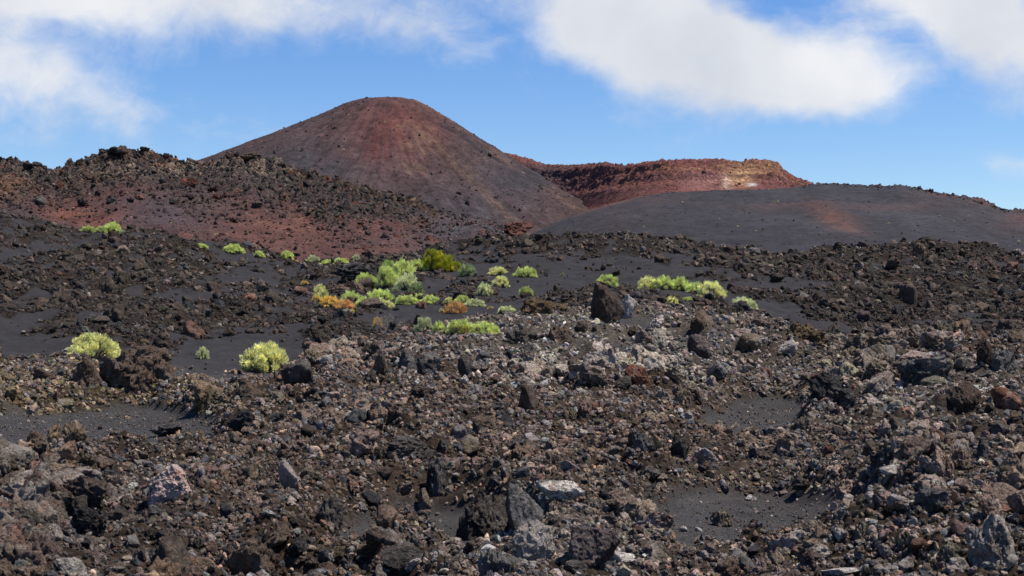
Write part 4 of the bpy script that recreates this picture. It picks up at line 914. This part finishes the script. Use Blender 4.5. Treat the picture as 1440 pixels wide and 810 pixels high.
while cnt < 205 and tries < 6000:
    tries += 1
    px = random.uniform(5, 1435)
    crest = float(np.interp(px, [0, 200, 400, 560, 700, 1000, 1150, 1250, 1440], [515, 515, 530, 490, 465, 450, 485, 500, 500]))
    row = random.uniform(crest, 806) if random.random() < .86 else random.uniform(360, crest)
    x, y, z = G.pick(px, row)
    rk = float(G.at(np.array(x), np.array(y), G.rocky))
    if rk < .55: continue
    wpx = random.uniform(14, 30)*(1.1 if row > 600 else .9)
    if row > 520 and abs(px-700) < 330 and row < 700 and random.random() < .6: continue
    if any((px-a)**2+(row-b)**2 < (c_*.7+wpx*.6)**2 for a, b, c_ in taken): continue
    if row > 500:
        col_ = random.choices(['dark', 'black', 'brown', 'red', 'grey', 'pale', 'pink', 'tan', 'purple', 'greyd', 'dbrown'], [4, 2, 4, 2, 4, 2, 1.5, 3, 2, 3, 3])[0]
    else:
        col_ = random.choices(['dark', 'black', 'brown', 'red', 'grey', 'dbrown', 'greyd', 'tan'], [5, 4, 3, 2, 1.5 if row < 440 else 5, 5, 3, 2])[0]
    if row < crest-5: wpx *= .62; col_ = random.choice(['dark', 'black', 'dbrown', 'dbrown', 'brown', 'red'])
    style = random.choice(['angular', 'clinker', 'clinker', 'round', 'block', 'outcrop', 'outcrop'] if row > crest-5 else ['clinker', 'outcrop'])
    # label from look plus the nearest landmarks
    near_l = sorted(SHORTS, key=lambda s_: (s_[0]-px)**2+((s_[1]-row)*1.3)**2)
    lab = None
    for a_ in range(5):
        nm = near_l[a_]
        dxp, dyp = px-nm[0], row-nm[1]
        rel = ('right of' if dxp > 0 else 'left of') if abs(dxp) > abs(dyp) else ('below' if dyp > 0 else 'above')
        dist = math.hypot(dxp, dyp); q_ = 'close ' if dist < 45 else ''
        cand = f"{col_word[col_]} {shape_word[style]} rock {q_}{rel} the {nm[2]}"
        if cand not in used_labels: lab = cand; break
    if lab is None: continue
    used_labels.add(lab)
    mpp = y/FPX; a_ = wpx/2*mpp
    o = bpy.data.objects.new('lava_rock', lib_mesh(style, random.randrange(3))); COL.objects.link(o)
    asp = random.uniform(.55, 1.0)
    o.scale = (a_, a_*random.uniform(.7, 1.1), a_*asp)
    o.rotation_euler = (random.uniform(-.3, .3), random.uniform(-.4, .4), random.uniform(0, 6.28))
    if row < crest-5: asp *= .8
    o.scale[2] = a_*asp; o.location = (x, y, z+a_*asp*(.55 if row > crest-5 else .35))
    cc = COLS[col_]; f_ = math.exp(random.gauss(0, .15)); o.color = (cc[0]*f_, cc[1]*f_, cc[2]*f_, cc[3])
    o['label'] = lab; o['category'] = 'rock'; o['group'] = 'loose lava rocks in the rubble'
    taken.append((px, row, wpx/2)); cnt += 1
print('loose rocks', cnt, 'tries', tries)

# the red outcrop on the toe of the ridge
def sheet_boulder(sheet, px, row, w, h, style, col, label, name='lava_boulder', depth=1.0, ymin=150, seed=5, category='rock', tilt=0):
    x, y, z = sheet.pick(px, row, ymin); mpp = y/FPX; a = w/2*mpp; c_ = h/2*mpp
    me = rock_mesh(name, 4, style, seed, M_boulder_far)
    co = np.empty(len(me.vertices)*3, np.float32); me.vertices.foreach_get('co', co); co = co.reshape(-1, 3)
    if tilt:
        ct, st_ = math.cos(R(tilt)), math.sin(R(tilt)); co = np.stack([co[:, 0]*ct-co[:, 2]*st_, co[:, 1], co[:, 0]*st_+co[:, 2]*ct], 1)
        co /= np.abs(co).max(0); me.vertices.foreach_set('co', co.astype(np.float32).ravel()); me.update()
    o = bpy.data.objects.new(name, me); COL.objects.link(o); o.scale = (a, a*depth, c_*1.1); o.location = (x, y, z+c_*.7)
    o.color = COLS[col]; o['label'] = label; o['category'] = category; o['group'] = 'rocks standing out on the far ridges'
    return o
M_boulder_far = rock_mat('far_boulder_lava', 'obj', 10.0, 1.0)
COLS['redf'] = (.12, .045, .033, .1)
for a in [(722, 333, 56, 26, 'clinker', 'redf', 'brick red outcrop at the right toe of the red ridge', -18), (350, 226, 34, 14, 'clinker', 'brown', 'reddish brown knob on the ridge crest in front of the cone', 0),
          (396, 236, 15, 10, 'clinker', 'dbrown', 'small dark knob right of the reddish brown knob on the ridge crest', 0), (162, 218, 34, 14, 'clinker', 'black', 'black crag at the highest left point of the red ridge', 0),
          (40, 240, 18, 14, 'clinker', 'black', 'black tooth on the ridge skyline near the left edge', 0), (234, 224, 16, 11, 'clinker', 'black', 'black crag on the ridge crest right of its highest point', 0), (204, 214, 16, 9, 'clinker', 'dark', 'dark crag between the two black crags on the crest', 0),
          (156, 286, 14, 13, 'angular', 'black', 'black boulder on the left face of the red ridge', 0), (196, 281, 17, 10, 'angular', 'rust', 'rust orange boulder on the face of the red ridge', 0), (362, 292, 18, 13, 'clinker', 'black', 'black boulder on the middle of the red ridge face', 0),
          (298, 270, 17, 10, 'clinker', 'dbrown', 'dark brown boulder below the crest of the red ridge', 0), (335, 312, 13, 9, 'block', 'greyd', 'grey boulder low on the red ridge face', 0), (54, 288, 20, 18, 'block', 'greyd', 'blue grey block at the left end of the red ridge', 0),
          (270, 262, 18, 16, 'outcrop', 'redf', 'dark red lump under the pale scree on the ridge', 0), (304, 280, 14, 9, 'outcrop', 'redf', 'smaller dark red lump lower on the ridge face', 0), (115, 290, 16, 12, 'clinker', 'black', 'black jagged lump on the left shoulder of the ridge', 0)]:
    sheet_boulder(L, a[0], a[1], a[2], a[3], a[4], a[5], a[6], seed=int(a[0]), tilt=a[7])

# ================================================================== SHRUBS
M_leaf, t, b = new_mat('shrub_leaves')
oi = t.new('ShaderNodeObjectInfo'); pos = t.new('ShaderNodeNewGeometry').outputs['Position']
la = t.new('ShaderNodeAttribute', attribute_type='GEOMETRY', attribute_name='leafvar')
f = t.math('MULTIPLY', t.range(t.noise(pos, 3.0, 3, .6), .3, .7, .7, 1.3), t.range(la.outputs['Fac'], 0, 1, .6, 1.4))
cc = t.vmath('SCALE', oi.outputs['Color'], scale=f)
cc = t.mix(t.range(t.noise(pos, 6.0, 2, .5), .5, .7, 0, .45), cc, t.mix(1.0, cc, (1.35, 1.05, .7), 'MULTIPLY'))
t.put(b, 'Base Color', cc); b.inputs['Roughness'].default_value = .7
tr = t.new('ShaderNodeBsdfTranslucent', ins={'Color': cc}); ms = t.new('ShaderNodeMixShader', ins={0: .3, 1: b.outputs[0], 2: tr.outputs[0]})
t.l.new(ms.outputs[0], t.n['Material Output'].inputs[0])
M_stem, t, b = new_mat('grey_twigs')
pos = t.new('ShaderNodeNewGeometry').outputs['Position']
t.put(b, 'Base Color', t.mix(t.range(t.noise(pos, 20, 3), .35, .65), (.09, .075, .06), (.20, .18, .16)))

def shrub_meshes(seed, nleaf, kind='dome'):
    """unit shrub: half-width 1, height 1. clumps of narrow leaves at the tips of forking twigs"""
    r_ = np.random.default_rng(seed)
    nc = {'dome': 95, 'sparse': 34}[kind]
    tips = []
    for _ in range(nc):
        a = r_.uniform(0, 6.283); u = r_.random()
        elev = math.asin(min(.99, u**.8)); rad = r_.uniform(.80, 1.0)
        tips.append((math.cos(a)*math.cos(elev)*rad, math.sin(a)*math.cos(elev)*rad, max(.10, math.sin(elev)*rad*r_.uniform(.85, 1.05))))
    tips = np.array(tips)
    tips[:, :2] *= (1+.08*r_.normal(size=(nc, 1))).clip(.8, 1.1); tips[:, 2] *= (1+.07*r_.normal(size=nc)).clip(.7, 1.2)
    V = []; F = []; A = []
    per = nleaf//nc
    for i, tp in enumerate(tips):
        cr_ = r_.uniform(.10, .19); cv = r_.random()
        outd = tp/np.linalg.norm(tp)+np.array([0, 0, .7]); outd /= np.linalg.norm(outd)
        for _ in range(per):
            dv = r_.normal(size=3); dv /= np.linalg.norm(dv); dv = dv+outd*.55
            c_ = tp+dv*cr_*r_.uniform(.35, 1.0)
            if c_[2] < .02: continue
            ax = dv+outd*.8+r_.normal(size=3)*.35; ax /= np.linalg.norm(ax)
            sd_ = np.cross(ax, r_.normal(size=3)); sd_ /= np.linalg.norm(sd_)+1e-6
            ln = r_.uniform(.035, .07); wd = ln*.40
            k = len(V); V += [c_-sd_*wd, c_+sd_*wd, c_+ax*ln*1.6]; F.append((k, k+1, k+2)); v_ = np.clip(cv*.6+r_.random()*.4, 0, 1); A += [v_]*3
    SV = []; SF = []
    def tube(p, q, r0, r1):
        d_ = q-p; n_ = np.cross(d_, [.3, .8, .5]); n_ /= np.linalg.norm(n_)+1e-6; m_2 = np.cross(d_, n_); m_2 /= np.linalg.norm(m_2)+1e-6
        k = len(SV)
        for pt, rr_ in ((p, r0), (q, r1)):
            for j in range(3): SV.append(pt+(n_*math.cos(j*2.094)+m_2*math.sin(j*2.094))*rr_)
        for j in range(3): SF.append((k+j, k+(j+1) % 3, k+3+(j+1) % 3, k+3+j))
    for tp in tips:
        b0 = np.array([tp[0]*.08, tp[1]*.08, -.08]); md_ = tp*.5+np.array([r_.normal()*.05, r_.normal()*.05, -.06])
        tube(b0, md_, .030, .018); tube(md_, tp, .018, .007)
        for _ in range(3): tube(md_+(tp-md_)*r_.random(), tp+r_.normal(size=3)*.11, .010, .005)
    return (np.array(V), np.array(F), np.array(A)), (np.array(SV), np.array(SF))
def raw_mesh(name, V, F, mat):
    me = bpy.data.meshes.new(name); me.from_pydata(V.tolist(), [], F.tolist()); me.materials.append(mat); me.update(); return me
def shrub_lib(seed, nleaf, kind):
    (V, F, A), (SV, SF) = shrub_meshes(seed, nleaf, kind)
    ml = raw_mesh('foliage', V, F, M_leaf); set_attr(ml, 'leafvar', 'FLOAT', A)
    return ml, raw_mesh('stems', SV, SF, M_stem)
LIB = {'big': [shrub_lib(200+k, 14000, 'dome') for k in range(2)], 'mid': [shrub_lib(300+k, 6500, 'dome') for k in range(5)],
       'small': [shrub_lib(400+k, 1800, 'dome') for k in range(3)], 'dry': [shrub_lib(500, 900, 'sparse')]}
GREENS = {'lime': (.58, .67, .22), 'green': (.38, .50, .14), 'pale': (.60, .65, .35), 'yellow': (.74, .75, .33), 'olive': (.20, .21, .02), 'orange': (.78, .54, .13), 'rusty': (.66, .40, .15), 'grey': (.26, .23, .19), 'gold': (.58, .48, .03), 'sage': (.33, .40, .19)}
nshrub = 0
def shrub(px, base, w, h, col, label, size=None, group='green shrubs on the ash', sheet=None, ymin=8, depth=.9, name='shrub'):
    global nshrub
    nshrub += 1
    sh = sheet or G
    x, y, z = sh.pick(px, base, ymin); mpp = y/FPX
    size = size or ('dry' if col == 'grey' else 'big' if w > 45 else 'mid' if w > 14 else 'small')
    ml, ms_ = LIB[size][nshrub % len(LIB[size])]
    a = w/2*mpp; root = bpy.data.objects.new(name, None); COL.objects.link(root); root.empty_display_size = .2
    root.location = (x, y+a*.5, z-.02); root.rotation_euler = (0, 0, random.uniform(0, 6.28)); root.scale = (a*1.06, a*depth, h*mpp*1.0)
    root['label'] = label; root['category'] = 'shrub'; root['group'] = group
    for m_, nm in ((ml, 'foliage'), (ms_, 'stems')):
        o = bpy.data.objects.new(nm, m_); COL.objects.link(o); o.parent = root
        if nm == 'foliage':
            g = GREENS[col]; f_ = math.exp(random.gauss(0, .07)); o.color = (g[0]*f_, g[1]*f_, g[2]*f_, 1)
    return root
for s_ in SHRUBS: shrub(*s_)
# the olive bush: several boughs, its own look
for k_, (px, bs_, w_, h_) in enumerate([(606, 379, 30, 27), (625, 381, 36, 24), (640, 381, 22, 13)]):
    pass
xo, yo, zo = G.pick(619, 382); mo = yo/FPX
bush = bpy.data.objects.new('olive_bush', None); COL.objects.link(bush); bush.location = (xo, yo+.5, zo)
bush['label'] = 'dark olive and gold bush, largest of all, at the back of the shrub patch'; bush['category'] = 'bush'
for (dx_, w_, h_, col_) in [(-12, 30, 29, 'olive'), (4, 34, 22, 'olive'), (19, 24, 14, 'olive'), (-3, 22, 27, 'gold2'), (12, 20, 12, 'gold2')]:
    o = bpy.data.objects.new('foliage', LIB['big'][0][0] if dx_ < 0 else LIB['mid'][1][0]); COL.objects.link(o); o.parent = bush
    g = {'olive': (.34, .37, .03), 'gold2': (.56, .50, .04)}[col_]; o.color = (*g, 1)
    o.location = (dx_*mo, random.uniform(-.2, .3), 0); o.scale = (w_/2*mo, w_/2*mo, h_*mo); o.rotation_euler = (0, 0, dx_*1.3)
    s2 = bpy.data.objects.new('stems', LIB['mid'][1][1]); COL.objects.link(s2); s2.parent = bush
    s2.location = o.location; s2.scale = o.scale; s2.rotation_euler = o.rotation_euler
# specks of vegetation on the far slopes
FARV = [(L, 150, [(240, 314), (302, 331), (466, 331), (442, 300), (500, 308), (559, 341), (590, 316), (602, 306), (583, 280), (636, 334), (583, 358), (624, 320), (640, 321), (577, 333), (304, 330), (443, 322)]),
        (H, 215, [(1038, 319), (960, 285), (1094, 284), (927, 285), (1012, 308), (906, 320), (1063, 325), (1115, 317), (1168, 301), (1322, 304), (1342, 311), (1155, 328), (1383, 345), (1433, 340), (1379, 352), (1363, 303), (793, 336), (850, 337), (893, 333), (1123, 267), (1082, 267), (1250, 315)]),
        (K, 520, [(421, 221), (433, 220), (490, 162), (536, 183), (483, 211), (541, 172), (707, 192)])]
rel_txt = {'H': 'ash hill', 'L': 'red ridge', 'K': 'volcano cone'}
ORD = 'first second third fourth fifth sixth seventh eighth ninth tenth eleventh twelfth thirteenth fourteenth fifteenth sixteenth seventeenth eighteenth nineteenth twentieth twenty-first twenty-second'.split()
for sh, ym, lst in FARV:
    nm_ = 'ash hill' if sh is H else 'red ridge face' if sh is L else 'volcano cone'
    for q_, (px, row) in enumerate(sorted(lst)):
        w_ = random.uniform(2.0, 3.8)
        shrub(px, row, w_, w_*.7, random.choice(['yellow', 'pale', 'lime', 'pale']), f'tiny pale green tuft on the {nm_}, {ORD[q_]} from the left there', size='small', group=f'tiny tufts on the {nm_}', sheet=sh, ymin=ym, name='tuft')
